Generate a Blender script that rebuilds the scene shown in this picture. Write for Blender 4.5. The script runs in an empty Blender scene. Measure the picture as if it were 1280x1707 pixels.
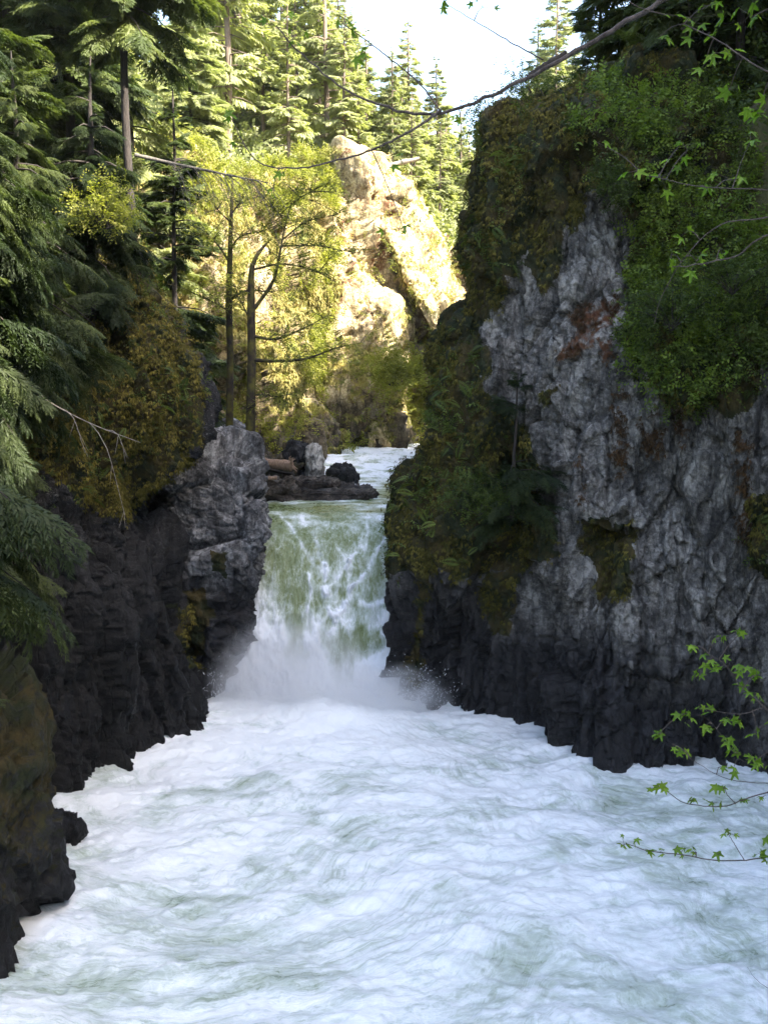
import bpy, bmesh, math, random
import numpy as np
from mathutils import Vector
random.seed(7)
RNG = np.random.default_rng(11)
S = bpy.context.scene
R = math.radians
COL = S.collection

# ------------------------------------------------------------------ camera
PITCH = R(7.13)
CAMZ = 12.5
cam = bpy.data.cameras.new('camera'); camo = bpy.data.objects.new('camera', cam); COL.objects.link(camo)
cam.sensor_fit = 'VERTICAL'; cam.sensor_height = 36.0; cam.lens = 36.0 * 1800 / 1707
cam.clip_start = 0.1; cam.clip_end = 5000
camo.location = (0, 0, CAMZ); camo.rotation_euler = (math.pi / 2 - PITCH, 0, 0)
S.camera = camo

# ------------------------------------------------------------------ sky, sun, exposure
SUN_EL, SUN_AZ = R(44), R(118)          # azimuth clockwise from +Y: the sun stands to the right, a little behind
w = bpy.data.worlds.new('World'); S.world = w; w.use_nodes = True
nt = w.node_tree
sky = nt.nodes.new('ShaderNodeTexSky'); sky.sky_type = 'NISHITA'; sky.sun_disc = False
sky.sun_elevation = SUN_EL; sky.sun_rotation = SUN_AZ; sky.dust_density = 3.0; sky.ozone_density = .6
bg = nt.nodes['Background']; bg.inputs['Strength'].default_value = 0.15
nt.links.new(sky.outputs[0], bg.inputs['Color'])
sl = bpy.data.lights.new('sun', 'SUN'); sl.energy = 5.0; sl.angle = R(0.5); sl.color = (1.0, 0.93, 0.80)
slo = bpy.data.objects.new('sun', sl); COL.objects.link(slo)
sd = Vector((math.sin(SUN_AZ) * math.cos(SUN_EL), math.cos(SUN_AZ) * math.cos(SUN_EL), math.sin(SUN_EL)))
slo.rotation_euler = sd.to_track_quat('Z', 'Y').to_euler(); slo.location = (60, -20, 60)
S.view_settings.view_transform = 'Standard'; S.view_settings.look = 'None'
S.view_settings.exposure = 2.55; S.view_settings.gamma = 1.0
S.render.engine = 'CYCLES'
cy = S.cycles
cy.max_bounces = 7; cy.diffuse_bounces = 4; cy.glossy_bounces = 2; cy.transmission_bounces = 3
cy.transparent_max_bounces = 8; cy.volume_bounces = 4; cy.caustics_reflective = False; cy.caustics_refractive = False
cy.sample_clamp_indirect = 6.0

# ------------------------------------------------------------------ projection helpers
CP, SP = math.cos(PITCH), math.sin(PITCH)
def K(px, py, Y):
    """world point on the ray through photo pixel (px,py) at distance Y ahead"""
    u = (px - 640) / 1800; v = -(py - 853.5) / 1800
    dy = CP + v * SP; dz = -SP + v * CP
    return (u * Y / dy, Y, CAMZ + dz * Y / dy)
def XZ(px, Y, z):
    """world point at distance Y and height z in photo column px"""
    dep = Y * CP - (z - CAMZ) * SP
    return ((px - 640) / 1800 * dep, Y, z)
def proj(P):
    x, y, z = P[..., 0], P[..., 1], P[..., 2] - CAMZ
    d = np.maximum(y * CP - z * SP, 0.1)
    return 640 + 1800 * x / d, 853.5 - 1800 * (y * SP + z * CP) / d

# ------------------------------------------------------------------ numpy noise
_perm = np.random.default_rng(3).permutation(256); _perm = np.concatenate([_perm, _perm, _perm])
_g = np.random.default_rng(4).normal(size=(256, 3)); _g /= np.linalg.norm(_g, axis=1)[:, None]
def perlin(p, seed=0):
    p = p + seed * 17.37
    i = np.floor(p).astype(np.int64); f = p - i; i &= 255
    u = f * f * f * (f * (f * 6 - 15) + 10)
    out = 0
    for dx in (0, 1):
        wx = u[:, 0] if dx else 1 - u[:, 0]
        a = _perm[(i[:, 0] + dx) & 255]
        for dy in (0, 1):
            wy = u[:, 1] if dy else 1 - u[:, 1]
            b = _perm[a + ((i[:, 1] + dy) & 255)]
            for dz in (0, 1):
                wz = u[:, 2] if dz else 1 - u[:, 2]
                g = _g[_perm[b + ((i[:, 2] + dz) & 255)]]
                out = out + wx * wy * wz * (g[:, 0] * (f[:, 0] - dx) + g[:, 1] * (f[:, 1] - dy) + g[:, 2] * (f[:, 2] - dz))
    return out
def fbm(p, scale, octs=4, seed=0, gain=0.5):
    q = np.asarray(p, float) * scale; a = 1; s = 0
    for o in range(octs):
        s = s + a * perlin(q, seed + o * 3.1); q = q * 2.03; a *= gain
    return s
def ridged(p, scale, octs=3, seed=0):
    q = np.asarray(p, float) * scale; a = 1; s = 0
    for o in range(octs):
        s = s + a * (1 - np.abs(perlin(q, seed + o * 3.1)) * 2.4); q = q * 2.1; a *= 0.5
    return s
_hc = np.random.default_rng(5).random((4096, 7))
def facets(p, scale, seed=0, stretch=(1, 1, 1), tilt=1.0):
    """broken-rock offset: every Voronoi cell is a tilted plane; also returns edge closeness"""
    q = np.asarray(p, float) * scale * np.array(stretch) + seed * 7.7
    i = np.floor(q).astype(np.int64); best = np.full(len(q), 9e9); sec = best.copy(); val = np.zeros(len(q))
    for dx in (-1, 0, 1):
        for dy in (-1, 0, 1):
            for dz in (-1, 0, 1):
                c = i + np.array([dx, dy, dz])
                h = (c[:, 0] * 73856093 ^ c[:, 1] * 19349663 ^ c[:, 2] * 83492791) & 4095
                r = _hc[h]; v = q - (c + r[:, :3]); d = (v * v).sum(1)
                o = r[:, 3] - 0.5 + tilt * ((r[:, 4] - .5) * v[:, 0] + (r[:, 5] - .5) * v[:, 1] + (r[:, 6] - .5) * v[:, 2])
                m = d < best
                sec = np.where(m, best, np.minimum(sec, d)); val = np.where(m, o, val); best = np.where(m, d, best)
    return val, np.sqrt(sec) - np.sqrt(best)
def sstep(a, b, x):
    t = np.clip((x - a) / (b - a), 0, 1); return t * t * (3 - 2 * t)

# ------------------------------------------------------------------ mesh helpers
def tag(o, label=None, cat=None, group=None, kind=None):
    if label: o['label'] = label
    if cat: o['category'] = cat
    if group: o['group'] = group
    if kind: o['kind'] = kind
    return o
def mesh_np(name, V, F, mat, parent=None, smooth=False, attrs=None, loops=None):
    """F: (n,k) array of faces with k corners"""
    me = bpy.data.meshes.new(name); V = np.asarray(V, np.float32); F = np.asarray(F, np.int32)
    n, k = F.shape
    me.vertices.add(len(V)); me.vertices.foreach_set('co', V.ravel())
    me.loops.add(n * k); me.loops.foreach_set('vertex_index', F.ravel())
    me.polygons.add(n); me.polygons.foreach_set('loop_start', np.arange(n, dtype=np.int32) * k)
    me.update(calc_edges=True)
    if smooth: me.shade_smooth()
    for an, av in (attrs or {}).items():
        a = me.attributes.new(an, 'FLOAT', 'POINT'); a.data.foreach_set('value', np.asarray(av, np.float32))
    if mat: me.materials.append(mat)
    o = bpy.data.objects.new(name, me); COL.objects.link(o)
    if parent: o.parent = parent
    return o
def empty(name, loc=(0, 0, 0)):
    o = bpy.data.objects.new(name, None); COL.objects.link(o); o.location = loc; o.empty_display_size = 0.3
    return o
def catmull(P, n):
    """resample control points P (k,d) to n points, through them, evenly by chord"""
    P = np.asarray(P, float); k = len(P)
    E = np.vstack([2 * P[0] - P[1], P, 2 * P[-1] - P[-2]])
    L = np.concatenate([[0], np.cumsum(np.linalg.norm(np.diff(P, axis=0), axis=1) + 1e-6)])
    s = np.interp(np.linspace(0, L[-1], n), L, np.arange(k)); i = np.clip(s.astype(int), 0, k - 2); t = (s - i)[:, None]
    a, b, c, d = E[i], E[i + 1], E[i + 2], E[i + 3]
    return 0.5 * (2 * b + (c - a) * t + (2 * a - 5 * b + 4 * c - d) * t ** 2 + (3 * b - a - 3 * c + d) * t ** 3)
def interp_uniform(P, s):
    """catmull in index space; P (k,m,3), s positions"""
    k = len(P); E = np.concatenate([2 * P[:1] - P[1:2], P, 2 * P[-1:] - P[-2:-1]])
    i = np.clip(s.astype(int), 0, k - 2); t = (s - i)[:, None, None]
    a, b, c, d = E[i], E[i + 1], E[i + 2], E[i + 3]
    return 0.5 * (2 * b + (c - a) * t + (2 * a - 5 * b + 4 * c - d) * t ** 2 + (3 * b - a - 3 * c + d) * t ** 3)
def loft(rows, step):
    """rows: (r,c,3) control net -> dense grid (nr,nc,3)"""
    P = np.asarray(rows, float)
    lu = np.linalg.norm(np.diff(P, axis=0), axis=2).mean(1); lv = np.linalg.norm(np.diff(P, axis=1), axis=2).mean(0)
    Lu = np.concatenate([[0], np.cumsum(lu)]); Lv = np.concatenate([[0], np.cumsum(lv)])
    su = np.interp(np.linspace(0, Lu[-1], int(Lu[-1] / step) + 2), Lu, np.arange(len(Lu)))
    sv = np.interp(np.linspace(0, Lv[-1], int(Lv[-1] / step) + 2), Lv, np.arange(len(Lv)))
    G = interp_uniform(P, su)
    return interp_uniform(G.transpose(1, 0, 2), sv).transpose(1, 0, 2)
def gnormals(G):
    du = np.gradient(G, axis=0); dv = np.gradient(G, axis=1)
    n = np.cross(du, dv); return n / (np.linalg.norm(n, axis=2, keepdims=True) + 1e-9)
def gfaces(nr, nc):
    i = np.arange(nr - 1)[:, None] * nc + np.arange(nc - 1)[None]; i = i.ravel()
    return np.stack([i, i + 1, i + nc + 1, i + nc], 1)
def tube(pts, rad, n=6, seg=None):
    pts = np.asarray(pts, float); rad = np.asarray(rad, float)
    if seg:
        q = catmull(np.hstack([pts, rad[:, None]]), seg); pts, rad = q[:, :3], q[:, 3]
    T = np.gradient(pts, axis=0); T /= np.linalg.norm(T, axis=1)[:, None] + 1e-9
    up = np.array([0.31, 0.17, 1.0]) if abs(T[:, 2]).mean() < .8 else np.array([1.0, .2, 0.1])
    A = np.cross(T, up); A /= np.linalg.norm(A, axis=1)[:, None]; B = np.cross(T, A)
    a = np.arange(n) / n * 2 * math.pi
    V = pts[:, None] + rad[:, None, None] * (np.cos(a)[None, :, None] * A[:, None] + np.sin(a)[None, :, None] * B[:, None])
    m = len(pts); i = (np.arange(m - 1)[:, None] * n + np.arange(n)[None]).ravel()
    j = (np.arange(m - 1)[:, None] * n + (np.arange(n)[None] + 1) % n).ravel()
    F = np.stack([i, j, j + n, i + n], 1)
    V = V.reshape(-1, 3); c0 = len(V)
    V = np.vstack([V, pts[:1], pts[-1:]]); k = np.arange(n)
    cap = np.vstack([np.stack([(k + 1) % n, k, np.full(n, c0), np.full(n, c0)], 1)[:, [0, 1, 2, 2]],
                     np.stack([(m - 1) * n + k, (m - 1) * n + (k + 1) % n, np.full(n, c0 + 1), np.full(n, c0 + 1)], 1)])
    return V, F, cap
class Acc:
    """collects quads"""
    def __init__(s): s.V = []; s.F = []; s.n = 0; s.T = []
    def add(s, V, F, t=None):
        s.V.append(V); s.F.append(np.asarray(F) + s.n); s.n += len(V)
        s.T.append(np.full(len(V), random.random()) if t is None else t)
    def tube(s, pts, rad, n=6, seg=None):
        V, F, cap = tube(pts, rad, n, seg); s.add(V, F)
    def build(s, name, mat, parent=None, smooth=True):
        return mesh_np(name, np.vstack(s.V), np.vstack(s.F), mat, parent, smooth, {'tint': np.concatenate(s.T)})
def rot_from(dirs, ups):
    """matrices whose x axis is dirs and z axis near ups; (n,3,3) columns"""
    x = dirs / (np.linalg.norm(dirs, axis=1, keepdims=True) + 1e-9)
    y = np.cross(ups, x); y /= np.linalg.norm(y, axis=1, keepdims=True) + 1e-9
    z = np.cross(x, y)
    return np.stack([x, y, z], 2)
def scatter(tV, tF, M, loc, scale):
    """bake template at many places -> V,F,tint"""
    n, k = len(loc), len(tV)
    V = np.einsum('nij,kj->nki', M * scale[:, None, None], tV) + loc[:, None]
    F = tF[None] + (np.arange(n) * k)[:, None, None]
    return V.reshape(-1, 3), F.reshape(-1, tF.shape[1]), np.repeat(RNG.random(n), k)
def rvec(n):
    v = RNG.normal(size=(n, 3)); return v / np.linalg.norm(v, axis=1, keepdims=True)
def leafquads(base, d, nrm, L, W, sag=0.0):
    """rhombus leaves: base points, unit direction, facing normal, length, width"""
    side = np.cross(d, nrm); side /= np.linalg.norm(side, axis=1, keepdims=True) + 1e-9
    L = np.asarray(L).reshape(-1, 1) * np.ones((len(base), 1)); W = np.asarray(W).reshape(-1, 1) * np.ones((len(base), 1))
    V = np.stack([base, base + d * L * .45 + side * W * .5, base + d * L - nrm * L * sag, base + d * L * .45 - side * W * .5], 1)
    n = len(base); return V.reshape(-1, 3), np.arange(n * 4).reshape(n, 4), np.repeat(RNG.random(n), 4)

# ------------------------------------------------------------------ templates
def spray(nt_=14, nl=5, width=.42, lw=.05, droop=.25, seed=1, hang=.15, wr=.34):
    """flat conifer spray, unit length along +x, side twigs carrying needle tufts"""
    r = np.random.default_rng(seed); B = []; D = []; L = []
    for k in range(nt_):
        t = (k + .5) / nt_
        for s in (-1, 1):
            tt = min(1, t + r.normal() * .02)
            root = np.array([tt, 0, -droop * tt ** 2]); ang = R(58 - 22 * t + r.normal() * 7)
            tl = width * (1 - t) ** .65 * (0.75 + .5 * r.random()) * (0.55 + min(1, t * 4) * .45) + .05
            d = np.array([math.cos(ang), s * math.sin(ang), -.25 - .3 * r.random()]); d /= np.linalg.norm(d)
            for j in range(nl):
                u = (j + .2) / nl
                p = root + d * tl * u - np.array([0, 0, hang * tl * u * u])
                for q in ((-1, 1) if nl > 3 else (0,)):
                    e = d + q * .75 * np.cross(d, [0, 0, 1]) + r.normal(size=3) * .15 + np.array([0, 0, -.2]); e /= np.linalg.norm(e)
                    B.append(p); D.append(e); L.append(tl / nl * 2.0 * (1.15 - .5 * u) + .02)
    B, D, L = np.array(B), np.array(D), np.array(L)
    N = np.tile([0, 0, 1.], (len(B), 1)) + r.normal(size=B.shape) * .35
    V, F, _ = leafquads(B, D, N, L, np.maximum(L * wr, lw), .1)
    return V, F
def fern_t(n=16, seed=2):
    r = np.random.default_rng(seed); B = []; D = []; L = []
    for k in range(n):
        t = (k + .5) / n; p = np.array([t, 0, .35 * t - .75 * t * t])
        for s in (-1, 1):
            B.append(p); D.append([.35, s, -.15]); L.append(.26 * math.sin(math.pi * min(1, t * .9 + .12)) + .02)
    B, D, L = np.array(B), np.array(D, float), np.array(L); D /= np.linalg.norm(D, axis=1, keepdims=True)
    V, F, _ = leafquads(B, D, np.tile([0.1, 0, 1.], (len(B), 1)), L, .06, .15)
    return V, F
def twig_t(n=9, seed=3, leaf=.22):
    """leafy twig: alternate broad leaflets along a unit stem"""
    r = np.random.default_rng(seed); B = []; D = []
    for k in range(n):
        t = (k + 1) / n; B.append([t, 0, .15 * math.sin(t * 3)]); D.append([.5, (-1) ** k * (.6 + .5 * r.random()), r.normal() * .3 - .15])
    B, D = np.array(B), np.array(D); D /= np.linalg.norm(D, axis=1, keepdims=True)
    V, F, _ = leafquads(B, D, np.tile([0, 0, 1.], (n, 1)) + r.normal(size=(n, 3)) * .35, leaf * (0.7 + .6 * r.random(n)), leaf * .62, .12)
    return V, F
# palmate leaf outline (fan of quads about the centre line), unit size, petiole at origin
def maple_t(seed=0):
    r = np.random.default_rng(seed)
    tips = [(-125, .55), (-62, .86), (0, 1.0), (62, .86), (125, .55)]
    out = []
    for i, (a, l) in enumerate(tips):
        for da, f in ((-14, .60), (-10, .78), (0, 1.0), (10, .78), (14, .60)):
            out.append((a + da, l * f * (1 + r.normal() * .04)))
        if i < 4: out.append((a + 31, .36))
    pts = [(0, 0, 0)]
    for a, l in out:
        x = .18 + math.cos(R(a)) * l * .8; y = math.sin(R(a)) * l * .8
        pts.append((x, y, -.22 * (x * x + y * y) + .1 * abs(math.sin(R(a * 2.9)))))
    V = np.array(pts); m = len(out)
    F = [[0, i, i + 1, i + 2] for i in range(1, m - 1, 2)]
    return V, np.array(F)
SPF = spray(10, 2, .40, .07, .25, 1)          # far
SPM = [spray(15, 5, .42, .02, .3, s, .2, .28) for s in (5, 6, 7)]
SPN = [spray(26, 9, .32, .006, .4, s, .6, .24) for s in (8, 9, 10)]
FERN = fern_t(); TWIG = [twig_t(9, s) for s in (3, 4, 5)]; MAPLE = maple_t(1)

# ------------------------------------------------------------------ materials
def mat(name):
    m = bpy.data.materials.new(name); m.use_nodes = True; t = m.node_tree
    return m, t, t.nodes['Principled BSDF'], t.nodes['Material Output']
def nd(t, typ, **kw):
    n = t.nodes.new('ShaderNode' + typ)
    for k, v in kw.items():
        if k in n.inputs.keys() if isinstance(k, str) else False: n.inputs[k].default_value = v
        else: setattr(n, k, v)
    return n
def ln(t, a, b): t.links.new(a, b)
def noise_n(t, co, scale, detail=4, rough=.55, dist=0):
    n = t.nodes.new('ShaderNodeTexNoise'); n.inputs['Scale'].default_value = scale; n.inputs['Detail'].default_value = detail
    n.inputs['Roughness'].default_value = rough; n.inputs['Distortion'].default_value = dist; ln(t, co, n.inputs['Vector']); return n.outputs['Fac']
def ramp_n(t, fac, stops, interp='LINEAR'):
    n = t.nodes.new('ShaderNodeValToRGB'); e = n.color_ramp.elements; n.color_ramp.interpolation = interp
    while len(e) < len(stops): e.new(0.5)
    for el, (p, c) in zip(e, stops): el.position = p; el.color = (*c, 1) if len(c) == 3 else c
    ln(t, fac, n.inputs[0]); return n.outputs[0]
def gray(v): return (v, v, v)
def mixc(t, fac, a, b, mode='MIX'):
    n = t.nodes.new('ShaderNodeMix'); n.data_type = 'RGBA'; n.blend_type = mode
    for s, v in ((n.inputs[0], fac), (n.inputs[6], a), (n.inputs[7], b)):
        if isinstance(v, (int, float)): s.default_value = v
        elif isinstance(v, tuple): s.default_value = (*v, 1)
        else: ln(t, v, s)
    return n.outputs[2]
def mth(t, op, a, b=None, clamp=False):
    n = t.nodes.new('ShaderNodeMath'); n.operation = op; n.use_clamp = clamp
    for s, v in zip(n.inputs, (a, b)):
        if v is None: continue
        if isinstance(v, (int, float)): s.default_value = v
        else: ln(t, v, s)
    return n.outputs[0]
def attr(t, name):
    n = t.nodes.new('ShaderNodeAttribute'); n.attribute_name = name; return n.outputs['Fac']
def coords(t, scale=None):
    c = t.nodes.new('ShaderNodeTexCoord').outputs['Object']
    if scale:
        m = t.nodes.new('ShaderNodeMapping'); ln(t, c, m.inputs[0]); m.inputs['Scale'].default_value = scale; return m.outputs[0]
    return c
def bump(t, h, strength, dist, prev=None):
    n = t.nodes.new('ShaderNodeBump'); n.inputs['Strength'].default_value = strength; n.inputs['Distance'].default_value = dist
    ln(t, h, n.inputs['Height'])
    if prev: ln(t, prev, n.inputs['Normal'])
    return n.outputs[0]

def rock_mat(name, dark, mid, light, mossA=(.075, .055, .012), mossB=(.025, .034, .008), rust=(.10, .04, .015)):
    m, t, b, o = mat(name); co = coords(t); cs = coords(t, (1, 1, .45))
    n1 = noise_n(t, cs, 1.3, 9, .66, .15); n2 = noise_n(t, co, 7, 8, .72, .1)
    f = mth(t, 'ADD', mth(t, 'MULTIPLY', n1, .55), mth(t, 'MULTIPLY', n2, .45))
    base = ramp_n(t, f, [(.40, dark), (.5, mid), (.60, light)])
    lich = ramp_n(t, noise_n(t, co, 13, 5, .75, .8), [(.57, gray(0)), (.64, gray(1))])
    big = ramp_n(t, noise_n(t, co, .8, 3), [(.42, gray(.15)), (.62, gray(1))])
    base = mixc(t, mth(t, 'MULTIPLY', mth(t, 'MULTIPLY', lich, big), attr(t, 'lichen')), base, (.30, .30, .29))
    stn = ramp_n(t, noise_n(t, coords(t, (2.2, 2.2, .22)), 1.0, 6, .65, .4), [(.38, gray(.3)), (.52, gray(1))])
    base = mixc(t, .85, base, mixc(t, 1.0, base, stn, 'MULTIPLY'))
    # thin dark seams
    v = t.nodes.new('ShaderNodeTexVoronoi'); v.feature = 'DISTANCE_TO_EDGE'; v.inputs['Scale'].default_value = 1.6
    wv = t.nodes.new('ShaderNodeVectorMath'); wv.operation = 'MULTIPLY_ADD'
    nc = t.nodes.new('ShaderNodeTexNoise'); nc.inputs['Scale'].default_value = 1.6; nc.inputs['Detail'].default_value = 5; ln(t, cs, nc.inputs['Vector'])
    ln(t, nc.outputs['Color'], wv.inputs[0]); wv.inputs[1].default_value = (.4, .4, .4); ln(t, cs, wv.inputs[2]); ln(t, wv.outputs[0], v.inputs['Vector'])
    seam = ramp_n(t, v.outputs['Distance'], [(0, gray(0)), (.05, gray(1))])
    base = mixc(t, .5, base, mixc(t, seam, (.02, .02, .018), base))
    base = mixc(t, mth(t, 'MULTIPLY', attr(t, 'rust'), ramp_n(t, noise_n(t, co, 3, 5), [(.4, gray(0)), (.55, gray(1))])), base, rust)
    wet = attr(t, 'wet')  # damp rock, and the canyon wall's painted recess shade
    base = mixc(t, wet, base, mixc(t, 1.0, base, (.10, .10, .12), 'MULTIPLY'))
    mf = mth(t, 'ADD', attr(t, 'moss'), mth(t, 'MULTIPLY', mth(t, 'SUBTRACT', noise_n(t, co, 4.5, 6, .7), .5), 1.5))
    mf = ramp_n(t, mf, [(.42, gray(0)), (.58, gray(1))])
    mc = mixc(t, ramp_n(t, noise_n(t, co, 1.3, 4), [(.4, gray(0)), (.6, gray(1))]), mossA, mossB)
    mc = mixc(t, ramp_n(t, noise_n(t, co, 16, 4, .7), [(.3, gray(.0)), (.7, gray(1))]), mixc(t, 1.0, mc, (.4, .4, .4), 'MULTIPLY'), mc)
    ln(t, mixc(t, mf, base, mc), b.inputs['Base Color'])
    rg = mth(t, 'SUBTRACT', .85, mth(t, 'MULTIPLY', wet, mth(t, 'MULTIPLY', mth(t, 'SUBTRACT', 1.0, mf), .42)))
    ln(t, rg, b.inputs['Roughness']); b.inputs['Specular IOR Level'].default_value = .35
    vf = t.nodes.new('ShaderNodeTexVoronoi'); vf.inputs['Scale'].default_value = 3.2; vf.feature = 'F1'; vf.distance = 'CHEBYCHEV'; ln(t, wv.outputs[0], vf.inputs['Vector'])
    vg = t.nodes.new('ShaderNodeTexVoronoi'); vg.inputs['Scale'].default_value = 9; vg.distance = 'CHEBYCHEV'; ln(t, wv.outputs[0], vg.inputs['Vector'])
    bn = bump(t, n1, .6, .14); bn = bump(t, vf.outputs['Color'], .6, .09, bn); bn = bump(t, vg.outputs['Color'], .6, .04, bn); bn = bump(t, vf.outputs['Distance'], .3, .08, bn); bn = bump(t, n2, .9, .10, bn); bn = bump(t, noise_n(t, co, 26, 6, .7), .7, .025, bn)
    bn = bump(t, seam, .5, .05, bn)
    ln(t, bn, b.inputs['Normal']); return m
M_rockR = rock_mat('cliff_rock', (.032, .029, .026), (.15, .137, .120), (.38, .355, .315))
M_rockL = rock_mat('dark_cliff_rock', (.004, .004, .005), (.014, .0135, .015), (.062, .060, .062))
M_ledge = rock_mat('pale_ledge_rock', (.035, .035, .037), (.14, .14, .143), (.40, .40, .40))
M_far = rock_mat('canyon_rock_sun_painted', (.14, .095, .045), (.44, .34, .18), (.74, .62, .38), mossA=(.42, .34, .08), mossB=(.16, .18, .04))  # sunlight put into the rock and moss colours, far paler than nearer cliffs

M_pale = rock_mat('rock_sun_painted', (.25, .23, .19), (.5, .47, .42), (.75, .72, .66))  # stands in for sunlight that the sun lamp doesn't bring to this boulder
def leaf_mat(name, cols, trans=.35, rough=.6, nscale=.35):
    m, t, b, o = mat(name)
    f = attr(t, 'tint'); oi = t.nodes.new('ShaderNodeObjectInfo').outputs['Random']
    n = noise_n(t, coords(t), nscale, 3)
    mix = mth(t, 'ADD', mth(t, 'MULTIPLY', f, .35), mth(t, 'ADD', mth(t, 'MULTIPLY', n, .6), mth(t, 'MULTIPLY', mth(t, 'SUBTRACT', oi, .5), .25)))
    k = len(cols); c = ramp_n(t, mix, [(.18 + .6 * i / (k - 1), x) for i, x in enumerate(cols)])
    ln(t, c, b.inputs['Base Color']); b.inputs['Roughness'].default_value = rough
    b.inputs['Specular IOR Level'].default_value = .3
    tr = t.nodes.new('ShaderNodeBsdfTranslucent'); ln(t, mixc(t, 1.0, c, (1.15, 1.25, .55), 'MULTIPLY'), tr.inputs['Color'])
    ms = t.nodes.new('ShaderNodeMixShader'); ms.inputs[0].default_value = trans
    ln(t, b.outputs[0], ms.inputs[1]); ln(t, tr.outputs[0], ms.inputs[2]); ln(t, ms.outputs[0], o.inputs['Surface'])
    return m
M_con = leaf_mat('conifer_needles', [(.018, .032, .009), (.055, .078, .020), (.14, .165, .045)], .35)
M_ced = leaf_mat('cedar_needles', [(.014, .026, .008), (.032, .048, .014), (.10, .122, .038)], .35)
M_sun = leaf_mat('needles_sun_painted', [(.17, .19, .09), (.32, .34, .16), (.50, .50, .27)], .5)  # sun and overexposure painted in, a lit copy of the nearer needles
M_maple = leaf_mat('young_leaves', [(.08, .15, .015), (.12, .22, .02), (.19, .29, .03)], .5, .45, 3)
M_shrub = leaf_mat('shrub_leaves', [(.020, .034, .006), (.058, .088, .014), (.14, .18, .035)], .35)
M_vine = leaf_mat('vine_maple_leaves', [(.06, .10, .012), (.115, .175, .022), (.20, .26, .04)], .4)
M_rusty = leaf_mat('rusty_moss', [(.018, .014, .008), (.06, .032, .012), (.13, .065, .02)], .1, .9)
M_lime = leaf_mat('spring_leaves', [(.10, .115, .02), (.20, .215, .04), (.33, .32, .08)], .5)
M_moss = leaf_mat('moss', [(.018, .024, .004), (.085, .076, .012), (.22, .18, .035)], .15, .9, .8)
M_mossfar = leaf_mat('dry_moss', [(.14, .14, .04), (.28, .24, .08), (.42, .36, .13)], .2, .9, .6)

def bark_mat(name, a, c, moss=0.0):
    m, t, b, o = mat(name); co = coords(t, (6, 6, 1.2)); n = noise_n(t, co, 2.5, 7, .7, .5)
    col = ramp_n(t, n, [(.35, a), (.65, c)])
    if moss:
        col = mixc(t, ramp_n(t, noise_n(t, coords(t), 2.2, 5), [(.5 - moss * .2, gray(0)), (.62, gray(1))]), col, (.10, .09, .015))
    ln(t, col, b.inputs['Base Color']); b.inputs['Roughness'].default_value = .9
    ln(t, bump(t, n, 1.0, .04), b.inputs['Normal']); return m
M_bark = bark_mat('bark', (.015, .012, .010), (.055, .043, .035))
M_barkm = bark_mat('mossy_bark', (.014, .010, .007), (.045, .032, .02), .35)
M_barkf = bark_mat('bark_sun_painted', (.10, .07, .05), (.22, .17, .13))  # lit copy of the bark, sunlight put into the colour
M_log = bark_mat('bare_wood', (.16, .10, .065), (.36, .25, .17))
M_dead = bark_mat('dead_grey_wood', (.14, .12, .10), (.36, .32, .27))
M_bark2 = bark_mat('weathered_wood', (.05, .045, .04), (.17, .15, .125))
M_stem = bark_mat('maple_twig_bark', (.035, .025, .022), (.11, .09, .08))

def ground_mat():
    m, t, b, o = mat('forest_floor'); co = coords(t)
    c = ramp_n(t, noise_n(t, co, .6, 8, .7), [(.3, (.03, .035, .012)), (.5, (.07, .07, .02)), (.7, (.12, .10, .03))])
    ln(t, c, b.inputs['Base Color']); b.inputs['Roughness'].default_value = 1
    ln(t, bump(t, noise_n(t, co, 3, 8, .7), .8, .4), b.inputs['Normal']); return m
M_ground = ground_mat()

def water_mat(name, deep, foamc, streak=(1, 1, 1), scale=1.0):
    m, t, b, o = mat(name); co = coords(t, streak)
    fo = attr(t, 'foam')
    n = noise_n(t, co, 1.6 * scale, 9, .68, 1.6); n2 = noise_n(t, co, 9 * scale, 6, .7, .8)
    f = mth(t, 'ADD', fo, mth(t, 'ADD', mth(t, 'MULTIPLY', mth(t, 'SUBTRACT', n, .5), 1.5), mth(t, 'MULTIPLY', mth(t, 'SUBTRACT', n2, .5), .7)))
    f = ramp_n(t, f, [(.22, gray(0)), (.5, gray(.62)), (.82, gray(1))])
    ln(t, mixc(t, f, deep, foamc), b.inputs['Base Color'])
    ln(t, mth(t, 'ADD', mth(t, 'MULTIPLY', f, .5), .16), b.inputs['Roughness'])
    b.inputs['Specular IOR Level'].default_value = .4
    bn = bump(t, n, .45, .22); bn = bump(t, n2, .5, .07, bn); ln(t, bn, b.inputs['Normal']); return m
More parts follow.
